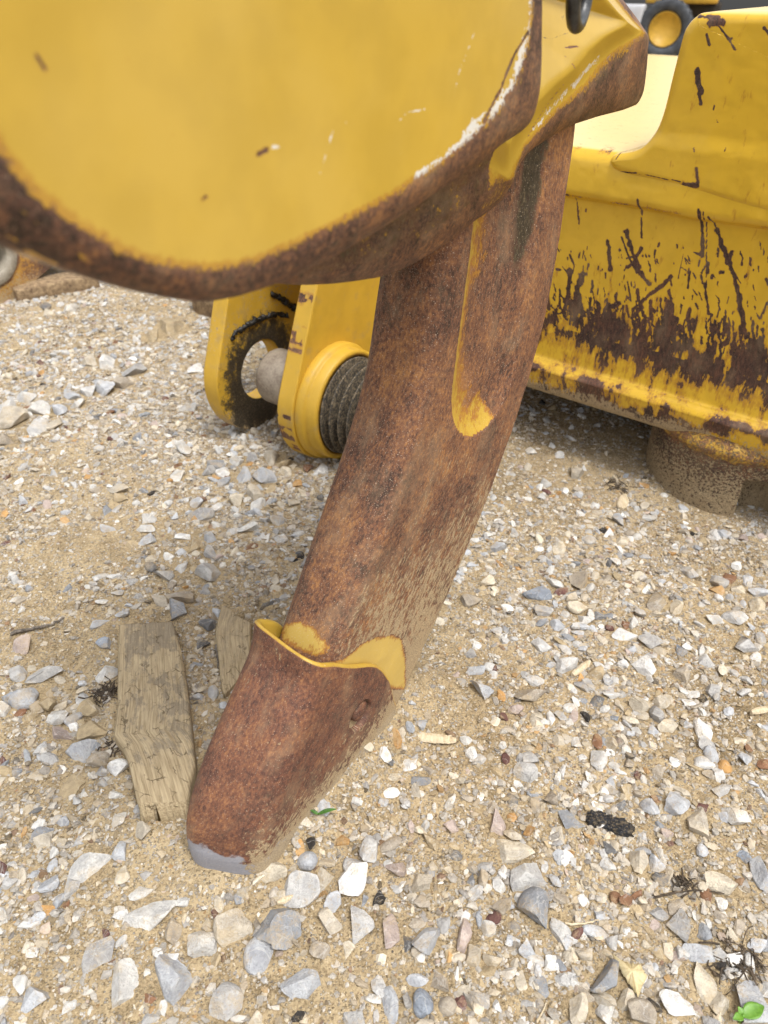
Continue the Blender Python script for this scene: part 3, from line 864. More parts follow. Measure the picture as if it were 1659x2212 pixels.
def build_upright():
    O = 1.342
    prof = [(-.30, .540), (-.45, .560), (-.520, .566), (-.556, .570), (-.572, .575), (-.580, .584), (-.580, .592), (-.572, .600), (-.556, .604), (-.540, .609), (-.526, .618), (-.516, .632), (-.509, .650), (-.505, .675), (-.502, .72), (-.498, .770), (-.494, .785), (-.484, .797), (-.468, .803), (-.40, .806), (-.1, .806), (.3, .80), (.32, .75), (.32, .57), (.0, .545)]
    P = resample(catmull(prof, 1500), 1200)
    cen = np.array([-.12, .67])
    rings, oo = [], []
    inset = .016
    nrm = np.stack([np.gradient(P[:, 1]), -np.gradient(P[:, 0])], 1); nrm /= np.linalg.norm(nrm, axis=1)[:, None]
    if np.mean(np.sum(nrm * (P - cen), 1)) < 0: nrm = -nrm
    Pin = P - nrm * inset
    for k in np.linspace(0, .995, 150):
        rings.append(cen + (Pin - cen) * k); oo.append(O)
    for k in np.linspace(0, 1, 14):
        t = k * math.pi / 2
        rings.append(P - nrm * inset * (1 - math.sin(t)) * 1.0); oo.append(O + inset * (1 - math.cos(t)))
    for d_ in (.05, .3, .9, 1.45):
        rings.append(P); oo.append(O + d_)
    rings.append(cen + (P - cen) * .01); oo.append(O + 1.46)
    Q = np.array(rings); oo_ = np.repeat(np.array(oo)[:, None], len(P), 1)
    flat = oo_ < O + .02
    oo_ = oo_ + flat * (.003 * (fbm(Q[..., 0], Q[..., 1], 9, 3, 22) - .5) + .0012 * (fbm(Q[..., 0], Q[..., 1], 45, 3, 23) - .5))
    # the base lip stands a little proud of the upright
    oo_ = oo_ + .004 * sstep(Q[..., 1], .615, .645) * sstep(oo_, O + .05, O + .02)
    V = Q[..., :1] * E1 + oo_[..., None] * E2 + Q[..., 1:] * Z
    Q2 = Q.reshape(-1, 2)
    st = [([(1350, 72), (1440, 75)], 13), ([(1400, 100), (1460, 95)], 26), ([(1440, 110), (1480, 160), (1512, 212)], 9), ([(1390, 150), (1402, 195)], 12), ([(1352, 300), (1352, 350), (1372, 400)], 20), ([(1358, 405), (1366, 450)], 16),
          ([(1340, 310), (1360, 400)], 8), ([(1640, 120), (1659, 145)], 12), ([(1350, 725), (1357, 790)], 11), ([(1425, 455), (1418, 475)], 5), ([(1436, 520), (1438, 530)], 6), ([(1300, 795), (1350, 802)], 22), ([(1010, 745), (1090, 748)], 9), ([(1100, 752), (1280, 785)], 5),
          ([(1338, 640), (1342, 655)], 6), ([(1475, 640), (1470, 655)], 5), ([(1000, 690), (1012, 660)], 5), ([(1500, 165), (1490, 180)], 8)]
    w = .9 * stamp(Q2, st, lambda x, y: uz(*R2(x, y), O), .5 / 1662 * 1.2) * flat.ravel()
    flow = np.stack([Q2[:, 0], Q2[:, 1], oo_.ravel()], 1)
    o = mesh('upright', V.reshape(-1, 3), [grid_faces(len(rings), len(P), True)], M_block, block, dict(wear=w, mud=np.full(len(w), .02), flow=flow, fade_lit=.55 * sstep(Q2[:, 1], .800, .805) + .35 * ((Q2[:, 0] < -.505) & (Q2[:, 1] < .66) & (oo_.ravel() > O + .010))))  # sky glare painted into the colour of the top and base fillet
    Vc, Fc = lathe([(.03, 0), (.03, .012), (.026, .016), (.001, .017)], E1 * -.30 + E2 * 1.75 + Z * .805, Z, 40)
    mesh('cap', Vc, Fc, M_bgdark, block)
build_upright()
def build_foot():
    c = E1 * -.283 + E2 * 1.508
    n, R = 260, 60
    th = np.linspace(0, 2 * math.pi, n, endpoint=False)
    zz = np.r_[np.linspace(-.03, .108, R - 8), [.114, .119, .124, .130, .137, .146, .158, .172]]
    rr = np.r_[np.full(R - 8, .168), [.169, .171, .174, .176, .174, .168, .150, .10]]
    T, ZZ = np.meshgrid(th, zz)
    Rr = rr[:, None] + 0 * T + .004 * (fbm(T * .17, ZZ, 40, 4, 3) - .5)
    ang = np.arctan2(np.sin(T + math.pi / 2 - .62), np.cos(T + math.pi / 2 - .62))
    notch = sstep(np.abs(ang), .26, .20) * sstep(ZZ, .085, .072)
    Rr = Rr - .05 * notch
    V = c + Rr[..., None] * (np.cos(T)[..., None] * E1 + np.sin(T)[..., None] * E2) + ZZ[..., None] * Z
    Vf = V.reshape(-1, 3)
    flow = np.stack([T.ravel() * .168, ZZ.ravel(), Rr.ravel()], 1)
    m = (.30 + .22 * sstep(ZZ, .125, .10) + .26 * sstep(ZZ, .11, .02)).ravel()
    mesh('foot', Vf, [grid_faces(R, n, True)], M_foot, block, dict(wear=(.46 + .5 * sstep(ZZ, .122, .100)).ravel(), mud=m, flow=flow))
M_foot = worn_steel('rust_under_caked_mud', rust=RUST, amp=.6, fine=.5, mudamp=2.6, bump=1.6, ms_=1.0)
build_foot()

# ------------------------------------------------------------------ clevis behind the shank
clevis = empty('cylinder_clevis', D * 1.13 + N * -1.03, 'yellow two pronged cylinder clevis with chipped edges resting on the gravel', 'clevis')
def fork_shape(cs, cz, hole, rout, wdir, length, halfw, n=420):
    th = np.linspace(0, 2 * math.pi, n, endpoint=False)
    e = np.stack([np.cos(th), np.sin(th)], 1)
    w = unit(list(wdir) + [0])[:2]; p = np.array([w[1], -w[0]])
    a = e @ w; b = e @ p
    r = np.full(n, rout)
    m = a > 0
    lim = np.minimum(np.where(m, length / np.maximum(a, 1e-6), 1e9), np.where(np.abs(b) > 1e-6, halfw / np.maximum(np.abs(b), 1e-6), 1e9))
    r = np.where(m, np.maximum(lim, 0), r)
    return np.array([cs, cz]) + hole * e, np.array([cs, cz]) + r[:, None] * e, e
def fork(name, cs, cz, hole, rout, o0, o1, wdir, length, halfw, parent, attrs_fn, mat):
    """flat eye plate between sideways positions o0 (left) and o1 (right)"""
    hi, ou, e = fork_shape(cs, cz, hole, rout, wdir, length, halfw)
    rings = []
    b = .003
    c = np.array([cs, cz])
    for o_ in (o0 + .0, (o0 + o1) / 2, o1 - b): rings.append((hi, o_))
    for k in np.linspace(.02, .97, 40): rings.append((hi + (ou - hi) * k + 0, o1))
    rings.append((ou - (ou - hi) * .008, o1 - b * .3)); rings.append((ou, o1 - b))
    for k in np.linspace(.05, .95, 12): rings.append((ou, o1 - b + (o0 + b - o1 + b) * k))
    rings.append((ou, o0 + b)); rings.append((ou - (ou - hi) * .02, o0))
    rings.append((hi, o0))
    V = np.array([q[:, :1] * D + q[:, 1:] * Z + N * o_ for q, o_ in rings])
    Q = np.array([q for q, _ in rings]).reshape(-1, 2)
    oo = np.repeat(np.array([o_ for _, o_ in rings])[:, None], len(hi), 1).ravel()
    return mesh(name, V.reshape(-1, 3), [grid_faces(len(rings), len(hi), True)], mat, parent, attrs_fn(Q, oo, V.reshape(-1, 3)))
def att_left(Q, oo, V):
    r = np.linalg.norm(Q - [1.135, .134], axis=1)
    on = oo > -1.118
    gr = .66 * sstep(r, .175, .085) * on + .25 * sstep(Q[:, 1], .16, .04) * on + .35 * sstep(r, .085, .066) * on
    hill = .5 * np.exp(-((r - .115) / .006) ** 2) * on * (Q[:, 1] > .18)
    mud = .22 + .45 * sstep(Q[:, 1], .10, .02) + .12 * (~on) + .20 * on
    return dict(wear=np.full(len(Q), .10), grease_shade=np.maximum(gr, hill), mud=mud * .9, flow=V)
fl = fork('fork_plate', 1.135, .134, .064, .137, -1.156, -1.116, (.36, .93), .42, .137, clevis, att_left, M_fork)
fl['label'] = 'left fork plate with greasy black open eye'
def att_right(Q, oo, V):
    edge = (oo < -.918) & (oo > -.956)
    w = np.full(len(Q), .05)
    zz = lambda x, y: (417 + x * .2447, 592.5 + y * .2447)
    st = [([(1000, 210), (1000, 300)], 62), ([(975, 470), (930, 650)], 95), ([(960, 560), (940, 640)], 80), ([(955, 700), (940, 800)], 20), ([(915, 880), (895, 980)], 30), ([(885, 1060), (850, 1180)], 34), ([(840, 1100)], 20),
          ([(775, 1250), (840, 1265)], 50), ([(800, 1380), (840, 1440)], 70), ([(870, 1480), (900, 1540)], 30)]
    w = np.maximum(w, .9 * stamp(Q, st, lambda x, y: sz(*zz(x, y), -.936), .2447 / 1662 * 1.5) * edge * sstep(fbm(oo * 1.0 + 3, np.linalg.norm(Q - [1.1, .6], axis=1), 52, 3, 9), .40, .54))
    return dict(wear=w, mud=.05 + .4 * sstep(Q[:, 1], .06, .0), grease_shade=0 * w, flow=V)
fr = fork('fork_plate', 1.128, .122, .055, .128, -.955, -.915, (.40, .915), .42, .128, clevis, att_right, M_fork)
fr['label'] = 'right fork plate with rust chips along its bright edge'
cc = D * 1.128 + Z * .122
Vp, Fp = lathe([(.122, -.916), (.123, -.912), (.123, -.900), (.120, -.894), (.116, -.8925), (.1155, -.890), (.1155, -.872), (.112, -.868), (.104, -.8675), (.104, -.90), (.07, -.90)], cc, N, 120)
mesh('boss', Vp, Fp, M_fork, clevis, dict(wear=.12 + .3 * (np.linalg.norm(Vp - cc - np.outer((Vp - cc) @ N, N), axis=1) < .105), mud=.08 + .3 * sstep(Vp[:, 2], .06, 0), flow=Vp))
bel = []
for i in range(5):
    o0 = -.880 + i * .0195; R_ = .1015 - .0026 * i
    bel += [(R_ - .030, o0), (R_ - .012, o0 + .006), (R_ - .002, o0 + .0115), (R_, o0 + .0128), (R_ - .0004, o0 + .0144), (R_ - .003, o0 + .0150), (R_ - .026, o0 + .0165)]
bel += [(.05, -.783), (.001, -.783)]
Vp, Fp = lathe(bel, cc, N, 120)
Vp = Vp + (.0022 * (fbm(Vp[:, 2], Vp @ D, 30, 2, 4) - .5))[:, None] * N
mesh('bellows', Vp, Fp, M_rubber, clevis)
pc = D * 1.112 + Z * .146
Vp, Fp = lathe([(.001, -1.066), (.045, -1.065), (.054, -1.062), (.0585, -1.054), (.059, -1.04), (.059, -.93)], pc, N, 80)
mesh('pin', Vp, Fp, M_pin, clevis)
# yoke that ties the two plates together, mostly hidden by the carriage
yc = D * 1.31 + Z * .47 + N * -1.035
Vp, Fp = box(yc, N, unit(np.cross(N, unit(D * .38 + Z * .925))), unit(D * .38 + Z * .925), .123, .14, .06, .01)
mesh('yoke', Vp, Fp, M_fork, clevis, dict(flow=Vp, wear=np.full(len(Vp), .1), mud=np.full(len(Vp), .2)))
Vp, Fp = lathe([(.09, 0), (.09, .55), (.085, .56), (.001, .56)], yc + D * .02 + Z * .05, unit(D * .55 + Z * .83), 60)
mesh('cylinder_barrel', Vp, Fp, M_fork, clevis, dict(flow=Vp, wear=np.full(len(Vp), .1), mud=np.full(len(Vp), .15)))
# smeared grease ridge on the left plate
for k, (pp, r) in enumerate([([(330, 575), (370, 520), (420, 480), (520, 420), (620, 385), (720, 350), (830, 360)], .0050), ([(690, 180), (760, 200), (830, 260), (900, 300)], .0055)]):
    pts = [at_plane(417 + x * .2447, 592.5 + y * .2447, N, -1.115) for x, y in pp]
    pts = catmull(pts, 50)
    rad = r * (.6 + .9 * RNG.random(50)); pts = pts + RNG.normal(0, .0016, pts.shape)
    Vp, Fp = tube(pts, rad, 9)
    mesh('grease_smear', Vp, Fp, M_grease, clevis)

# ------------------------------------------------------------------ parts lying at the far left
arm = empty('lug_arm', at_ground(0, 650), 'rusty yellow lug arm with grey bushing at the far left edge', 'lug arm')
ac = np.array([1.245, .150])
def att_arm(Q, oo, V):
    r = np.linalg.norm(Q - ac, axis=1)
    return dict(wear=.38 + .45 * sstep(Q[:, 0], 1.30, 1.5) + .2 * (r < .10), mud=.25 + .4 * sstep(Q[:, 1], .12, .0), flow=V, grease_shade=0 * r)
OA = -2.32
fork('body', ac[0], ac[1], .062, .15, OA - .22, OA, (.93, .36), 1.1, .150, arm, att_arm, M_arm)
Vp, Fp = lathe([(.062, -.15), (.058, .0), (.060, .004), (.088, .006), (.092, .003), (.092, -.01)], ac[0] * D + ac[1] * Z + N * (OA), N, 80, False)
mesh('bushing', Vp, Fp, M_bush, arm)
Vp, Fp = lathe([(.063, -.02), (.001, -.02)], ac[0] * D + ac[1] * Z + N * (OA - .13), N, 40)
mesh('bore_shade', Vp, Fp, M_bgdark, arm)  # dark disc put in for the shade deep inside the eye
pa, pb = at_ground(45, 656), at_ground(215, 622)
ax = unit(pb - pa); ay = np.array([-ax[1], ax[0], 0])
Vp, Fp = box((pa + pb) / 2 + ay * .05 + Z * .012, ax, ay, Z, .13, .05, .030, .006)
o = mesh('dunnage_beam', Vp, Fp, M_mudsteel, None, loc=(pa + pb) / 2)
tag(o, 'sand caked flat beam on the ground under the lug arm', 'beam')
bc = at_ground(462, 690)
Vp, Fp = lathe([(.10, -.03), (.10, .07), (.095, .085), (.06, .10), (.055, .16), (.001, .16)], bc + np.array([.02, .10, 0]), Z, 60)
Vp = Vp + .006 * (fbm(Vp[:, 0], Vp[:, 2] + Vp[:, 1], 25, 3, 2) - .5)[:, None]
o = mesh('muddy_hub', Vp, Fp, M_mudsteel, None, loc=bc)
tag(o, 'round mud coated steel hub half hidden behind the left clevis fork', 'hub')

# ------------------------------------------------------------------ machine far behind
dist = 15.5
wc = CAM + ray(1436, 63) * dist
gz = float(ground_h(np.array([wc[0]]), np.array([wc[1]]))[0])
wr = wc[2] - gz
truck = empty('wheeled_loader', (wc[0], wc[1], gz), 'distant yellow wheeled machine seen past the carriage at top', 'loader')
aw = unit(np.array([-.35, -.93, 0])); bw = np.array([-aw[1], aw[0], 0]); 
R_ = 56 / FPX * dist * 1.0
WH = (R_, wc)
sc_ = R_
tw = [(.58, -.10), (.62, .12), (.66, .20), (.76, .24), (.90, .24), (.97, .20), (1.0, .10), (1.0, -.35), (.9, -.4), (.5, -.4)]
Vp, Fp = lathe([(r * sc_, h * sc_) for r, h in tw], wc, aw, 90)
whl = mesh('wheel', *lathe([(.02, .02), (.28, .02), (.30, -.02)][::1] and [(r * sc_, h * sc_) for r, h in [(.60, .10), (.585, .14), (.55, .14), (.50, .02), (.34, -.02), (.33, .05), (.29, .10), (.25, .09), (.23, .03), (.001, .03)]], wc, aw, 64), M_bgyel, truck)
mesh('tyre', Vp, Fp, M_tyre, whl, None)
lugs = []
for i in range(26):
    t = i / 26 * 2 * math.pi
    ra = math.cos(t) * Z + math.sin(t) * bw; ta = -math.sin(t) * Z + math.cos(t) * bw
    lugs.append(box(wc + ra * sc_ * .985 + aw * sc_ * .02, unit(ta), aw, ra, .055 * sc_, .17 * sc_, .045 * sc_, .01 * sc_))
Vp, Fp = merge(lugs)
mesh('tread', Vp, Fp, M_tyre, whl)
# body over the wheel
def bgbox(name, px0, py0, px1, py1, dd, depth, mat):
    a = CAM + ray(px0, py1) * dd; b = CAM + ray(px1, py0) * dd
    c = (a + b) / 2 - aw * depth / 2
    w_ = abs((b - a) @ bw) / 2; h_ = abs(b[2] - a[2]) / 2
    Vp, Fp = box(c, bw, Z, aw, w_, h_, depth / 2, .03)
    return mesh(name, Vp, Fp, mat, truck)
bgbox('fender', 1390, -40, 1560, 8, dist, .9, M_bgyel)
bgbox('chassis', 1395, 6, 1560, 46, dist + .8, .8, M_bgdark)
bgbox('step_box', 1325, 10, 1394, 62, dist, .6, M_bggrey)
bgbox('bonnet', 1180, -190, 1700, -42, dist + .3, 1.6, M_bgyel)
bgbox('cab', 1330, -420, 1520, -190, dist + .5, 1.3, M_bgdark)
Vp, Fp = lathe([(r * sc_, h * sc_) for r, h in tw], wc - bw * 2.6, aw, 90)
w2 = mesh('wheel', *lathe([(r * sc_, h * sc_) for r, h in [(.60, .10), (.55, .14), (.50, .02), (.34, -.02), (.29, .10), (.001, .03)]], wc - bw * 2.6, aw, 64), M_bgyel, truck)
mesh('tyre', Vp, Fp, M_tyre, w2)

def ico(sub):
    import bmesh
    bm = bmesh.new(); bmesh.ops.create_icosphere(bm, subdivisions=sub, radius=1.0)
    V = np.array([v.co[:] for v in bm.verts]); F = np.array([[v.index for v in f.verts] for f in bm.faces]); bm.free()
    return V, F
ICO = {k: ico(k) for k in (1, 2, 3, 4)}
# ------------------------------------------------------------------ timber and litter
def zw(x, y): return (219.4 + x * .2232, 1289.2 + y * .2232)
def timber(name, left, right, h0, h1, mat, label, drop=.03):
    """left/right edge polylines in the picture, top at height h0 (far) .. h1 (near)"""
    n, m = 150, 60
    Lp = resample(np.array([zw(*q) for q in left]), n); Rp = resample(np.array([zw(*q) for q in right]), n)
    hs = np.linspace(h0, h1, n)
    L = np.array([at_ground(*p, h) for p, h in zip(Lp, hs)]); Rr = np.array([at_ground(*p, h) for p, h in zip(Rp, hs)])
    rows = []; fl = []; gs = []
    ln = np.r_[0, np.cumsum(np.linalg.norm(np.diff((L + Rr) / 2, axis=0), axis=1))]
    for i in range(n):
        a, b = L[i], Rr[i]; w = np.linalg.norm(b - a)
        t = np.linspace(0, 1, m)
        top = a + (b - a) * t[:, None]
        rnd = .004 * (1 - np.minimum(1, np.minimum(t, 1 - t) / .05)) ** 2
        top[:, 2] += -rnd + .004 * (fbm(t * w * 3, ln[i] + 0 * t, 28, 4, 6) - .5)
        lo_a = a.copy(); lo_a[2] -= drop; lo_b = b.copy(); lo_b[2] -= drop
        rows.append(np.vstack([lo_a, (a + lo_a) / 2, top, (b + lo_b) / 2, lo_b]))
        fl.append(np.stack([np.r_[-drop, -drop / 2, t * w, w + drop / 2, w + drop], np.full(m + 4, ln[i]), np.zeros(m + 4)], 1))
        gs.append(.8 * sstep(ln[i], ln[-1] * .30, ln[-1] * .05) - .9 * sstep(ln[i], ln[-1] * .80, ln[-1] * .9) - 1.6 * sstep(np.r_[0, 0, t, 1, 1], .13, .06))
    # end faces
    for first in (True, False):
        r0 = rows[0 if first else -1].copy(); r1 = r0.copy(); r1[:, 2] = r0[2, 2] - drop
        dirv = unit((L[0] + Rr[0] - L[-1] - Rr[-1]) * (1 if first else -1)); r1 = r1 + dirv * .004 + RNG.normal(0, .0012, r1.shape)
        f0 = fl[0 if first else -1].copy(); f0[:, 2] = drop; g0 = gs[0 if first else -1] * 0 - .6
        if first: rows.insert(0, r1); fl.insert(0, f0); gs.insert(0, g0)
        else: rows.append(r1); fl.append(f0); gs.append(g0)
    V = np.array(rows)
    base = V.reshape(-1, 3).mean(0); base[2] = 0
    o = mesh(name, V.reshape(-1, 3), [grid_faces(V.shape[0], V.shape[1])], mat, None, dict(flow=np.array(fl).reshape(-1, 3), grease_shade=np.array(gs).ravel()), loc=base)
    tag(o, label, 'timber')
    return o
timber('timber_block', [(165, 270), (150, 700), (150, 1050), (112, 1330), (200, 1440), (255, 1600), (300, 1800), (345, 1995)],
       [(690, 238), (745, 400), (790, 600), (845, 1000), (870, 1250), (905, 1620), (870, 1780), (845, 1975)], .022, .036, M_wood,
       'weathered block of old timber with cracks lying left of the ripper tip')
timber('timber_slab', [(1160, 85), (1108, 260), (1100, 400), (1130, 600), (1150, 830), (1175, 930)], [(1235, 120), (1330, 190), (1450, 250), (1440, 600), (1300, 830), (1200, 935)], .006, .007, M_wood2,
       'thin pale wood slab half hidden behind the left side of the ripper tip', .012)

def R5(x, y): return (x * .5, y * .5 + 1261.8)
def R6(x, y): return (x * .5 + 829.5, y * .5 + 1206.9)
def R7(x, y): return (x * .5, y * .5 + 1755.6)
def R8(x, y): return (x * .5 + 829.5, y * .5 + 1755.6)
def R3(x, y): return (x * .5, y * .5 + 548.6)
TILE = {3: R3, 4: R4, 5: R5, 6: R6, 7: R7, 8: R8}
def on_ground(px, py, lift=0):
    p = at_ground(px, py)
    h = float(ground_h(np.array([p[0]]), np.array([p[1]]))[0])
    p = at_ground(px, py, h + lift)
    return p
def twig(name, pts, r, mat, label, cat, lift=.004):
    P = catmull([on_ground(*q, lift) for q in pts], 30)
    P = P + RNG.normal(0, r * .25, P.shape)
    rad = r * np.linspace(1.1, .5, 30) * (.85 + .3 * RNG.random(30))
    Vp, Fp = tube(P, rad, 8)
    o = mesh(name, Vp, Fp, mat, None, loc=P[0])
    tag(o, label, cat)
twig('twig', [R5(45, 212), R5(150, 190), R5(215, 175), R5(278, 144)], .0030, M_twig, 'dark dry twig on bare sand near the left edge', 'twig')
twig('twig', [zw(1108, 470), zw(1120, 560), zw(1128, 690)], .0018, M_twig, 'short thin twig beside the pale wood slab', 'twig')
twig('twig', [R8(1170, 365), R8(1260, 345), R8(1360, 335), R8(1470, 350)], .0012, M_root, 'thin wiry dark rootlet among the lower right stones', 'twig')
twig('straw', [R8(780, 478), R8(850, 480), R8(930, 462)], .0014, M_straw, 'pale bent straw beside a sharp grey stone', 'straw')
twig('straw', [R8(660, 905), R8(690, 850), R8(700, 820)], .0011, M_straw, 'short pale straw at the bottom edge of the gravel', 'straw')
def chip(name, tile, x, y, ln, wd, ang, mat, label, th=.004, cat='wood chip'):
    f = TILE[tile]; a = math.radians(ang)
    p0 = on_ground(*f(x, y)); e = at_ground(*f(x + 10 * math.cos(a), y + 10 * math.sin(a))) - at_ground(*f(x, y)); ex = unit([e[0], e[1], 0]); ey = np.array([-ex[1], ex[0], 0])
    dep = (p0 - CAM) @ fw
    l = ln * .5 / FPX * dep * 1.1; w = wd * .5 / FPX * dep * 1.2
    n, m = 24, 8
    rows = []
    for t in np.linspace(-.5, .5, n):
        ww = w * .5 * (1 - .6 * abs(2 * t) ** 3) * (.8 + .4 * float(vnoise(t * 3 + x, y, 1.0, 3)))
        c = p0 + ex * t * l + Z * (.002 + th * .6)
        a_ = np.linspace(0, 2 * math.pi, m, endpoint=False)
        rows.append(c + np.cos(a_)[:, None] * ww * ey + np.sin(a_)[:, None] * th * Z)
    Vp, Fp = ring_solid(rows)
    Vp = Vp + RNG.normal(0, th * .07, Vp.shape)
    o = mesh(name, Vp, Fp, mat, None, loc=p0, smooth=False)
    tag(o, label, cat)
    return o
chip('wood_chip', 6, 850, 483, 110, 26, -38, M_straw, 'pale wood splinter leaning on a grey stone in the right gravel')
chip('wood_chip', 6, 228, 786, 150, 45, 6, M_straw, 'flat fibrous wood chip on sand just right of the ripper tip')
chip('wood_chip', 4, 1030, 1190, 100, 42, -75, M_straw, 'small upright looking wood chip in front of the casting')
chip('wood_chip', 6, 1625, 664, 90, 28, -12, M_straw, 'wood splinter cut off by the right edge of the view')
chip('wood_chip', 5, 1235, 1370 - 0, 70, 22, -25, M_straw, 'small tan splinter below the ripper tip pebbles', .003)
def lump(name, tile, x, y, ln, wd, ang, mat, label, th, cat):
    f = TILE[tile]; a = math.radians(ang); rg = np.random.default_rng(int(x))
    p0 = on_ground(*f(x, y)); e = at_ground(*f(x + 10 * math.cos(a), y + 10 * math.sin(a))) - at_ground(*f(x, y)); ex = unit([e[0], e[1], 0]); ey = np.array([-ex[1], ex[0], 0])
    dep = (p0 - CAM) @ fw
    V, F = ICO[4]
    V = np.sign(V) * np.abs(V) ** .6                     # a brick-like broken stick
    V = V * (1 + .75 * (fbm(V[:, 0] * 1.5 + x, V[:, 1] * 2.5 + V[:, 2], 2.6, 5, 2) - .5)[:, None])
    V = V * [ln * .5 / FPX * dep * .5, wd * .5 / FPX * dep * .52, th]
    Vw = p0 + V[:, :1] * ex + V[:, 1:2] * ey + (V[:, 2:] + .12 * V[:, :1] + th * .2) * Z
    tag(mesh(name, Vw, [F], mat, None, loc=p0, smooth=False), label, cat)
lump('charcoal', 6, 925, 1132, 100, 66, 14, M_char, 'black charcoal lump, the left piece of two in the lower right gravel', .007, 'charcoal')
lump('charcoal', 6, 1010, 1163, 118, 70, 18, M_char, 'black charcoal lump, the right piece of two in the lower right gravel', .008, 'charcoal')
# dry leaf
lp = [(985, 608), (1050, 640), (1112, 650), (1140, 705), (1118, 745), (1102, 792), (1072, 745), (1040, 700), (1015, 655)]
L3 = np.array([on_ground(*R8(*q), .010) for q in lp]); L3 = resample(L3, 60, True)
L3[:, 2] += .006 * RNG.random(60)
c = L3.mean(0); rg_ = [c + (L3 - c) * k + Z * (-.006 * k * k) for k in np.linspace(.05, 1, 9)]
Vp, Fp = ring_solid(rg_ + [r - Z * .0008 for r in rg_[::-1]])
tag(mesh('dry_leaf', Vp, Fp, M_leaf, None, loc=c), 'pale tan dry leaf lying beside a grey stone at lower right', 'leaf')
# seedling
def leaf_blade(p0, d0, l, w, bend=.3, n=18):
    d0 = unit(d0); s_ = unit(np.cross(d0, Z)); rows = []
    for t in np.linspace(0, 1, n):
        c = p0 + d0 * l * t + Z * (-bend * l * t * t)
        ww = w * .5 * math.sin(math.pi * (.04 + .94 * t) ** .8) + .0002
        x = np.linspace(-1, 1, 7)
        up_ = [c + s_ * ww * k + Z * (.25 * ww * k * k) for k in x]
        rows.append(np.vstack([up_, [q - Z * .0006 for q in up_[::-1]]]))
    return ring_solid(rows)
sp = on_ground(*R8(1535, 905))
seed = empty('seedling', sp, 'tiny bright green seedling in the bottom right corner', 'seedling')
Vp, Fp = tube([sp - Z * .01, sp + Z * .006, sp + Z * .016], .0015, 8); mesh('stem', Vp, Fp, M_green, seed)
for dv, l, w in (((.95, .35, .30), .027, .015), ((-.8, -.25, .45), .014, .008), ((-.3, .7, .6), .010, .006)):
    Vp, Fp = leaf_blade(sp + Z * .014, np.array(dv), l, w); mesh('leaf', Vp, Fp, M_green, seed)
gp = on_ground(*R5(1375, 1000))
Vp, Fp = merge([leaf_blade(gp + Z * .003, np.array([.9, .25, .35]), .024, .005), leaf_blade(gp + Z * .003, np.array([-.8, .3, .5]), .012, .004)])
tag(mesh('grass_sprout', Vp, Fp, M_dgreen, None, loc=gp), 'small green grass sprout at the foot of the ripper tip', 'sprout')
def clump(tile, x, y, rad, n, label):
    c = on_ground(*TILE[tile](x, y)); parts = []
    for _ in range(n):
        p = c + np.r_[RNG.normal(0, rad * .5, 2), 0]; p[2] = ground_h(np.array([p[0]]), np.array([p[1]]))[0] + .001
        a = RNG.uniform(0, 2 * math.pi); l = RNG.uniform(.4, 1.2) * rad; q = p + l * np.array([math.cos(a), math.sin(a), RNG.uniform(0, .35)])
        m = (p + q) / 2 + RNG.normal(0, l * .15, 3); m[2] = abs(m[2] - p[2]) + p[2]
        parts.append(tube(catmull([p, m, q], 7), RNG.uniform(.0004, .0011), 5))
    Vp, Fp = merge(parts)
    tag(mesh('root_clump', Vp, Fp, M_root, None, loc=c), label, 'root clump')
clump(5, 455, 470, .015, 70, 'dark tangle of dead roots touching the left side of the timber block')
clump(5, 500, 700, .012, 40, 'dark dead roots under the notch of the timber block')
clump(8, 1545, 660, .022, 75, 'dark matted roots near the right edge above the seedling')
clump(8, 1300, 318, .011, 35, 'small dark root tuft beside the thin wiry rootlet')
clump(4, 1010, 1120, .028, 30, 'sparse dark root litter on sand in front of the casting')

# ------------------------------------------------------------------ gravel
PAL = dict(w=(.56, .55, .52), lg=(.475, .47, .455), g=(.36, .355, .345), lb=(.415, .43, .45), b=(.25, .285, .335), bg=(.245, .26, .28), dg=(.125, .128, .132), c=(.55, .49, .385),
           be=(.45, .40, .32), t=(.345, .30, .24), tan=(.38, .30, .185), o=(.42, .24, .09), br=(.19, .095, .052), m=(.11, .05, .046), p=(.41, .335, .30), k=(.016, .017, .02), W=(.68, .675, .65))
CN = dict(w='off-white', lg='light grey', g='grey', lb='pale blue', b='slate blue', bg='blue grey', dg='dark grey', c='cream', be='beige', t='taupe', tan='tan', o='orange', br='brown', m='maroon', p='pinkish', k='black', W='white')
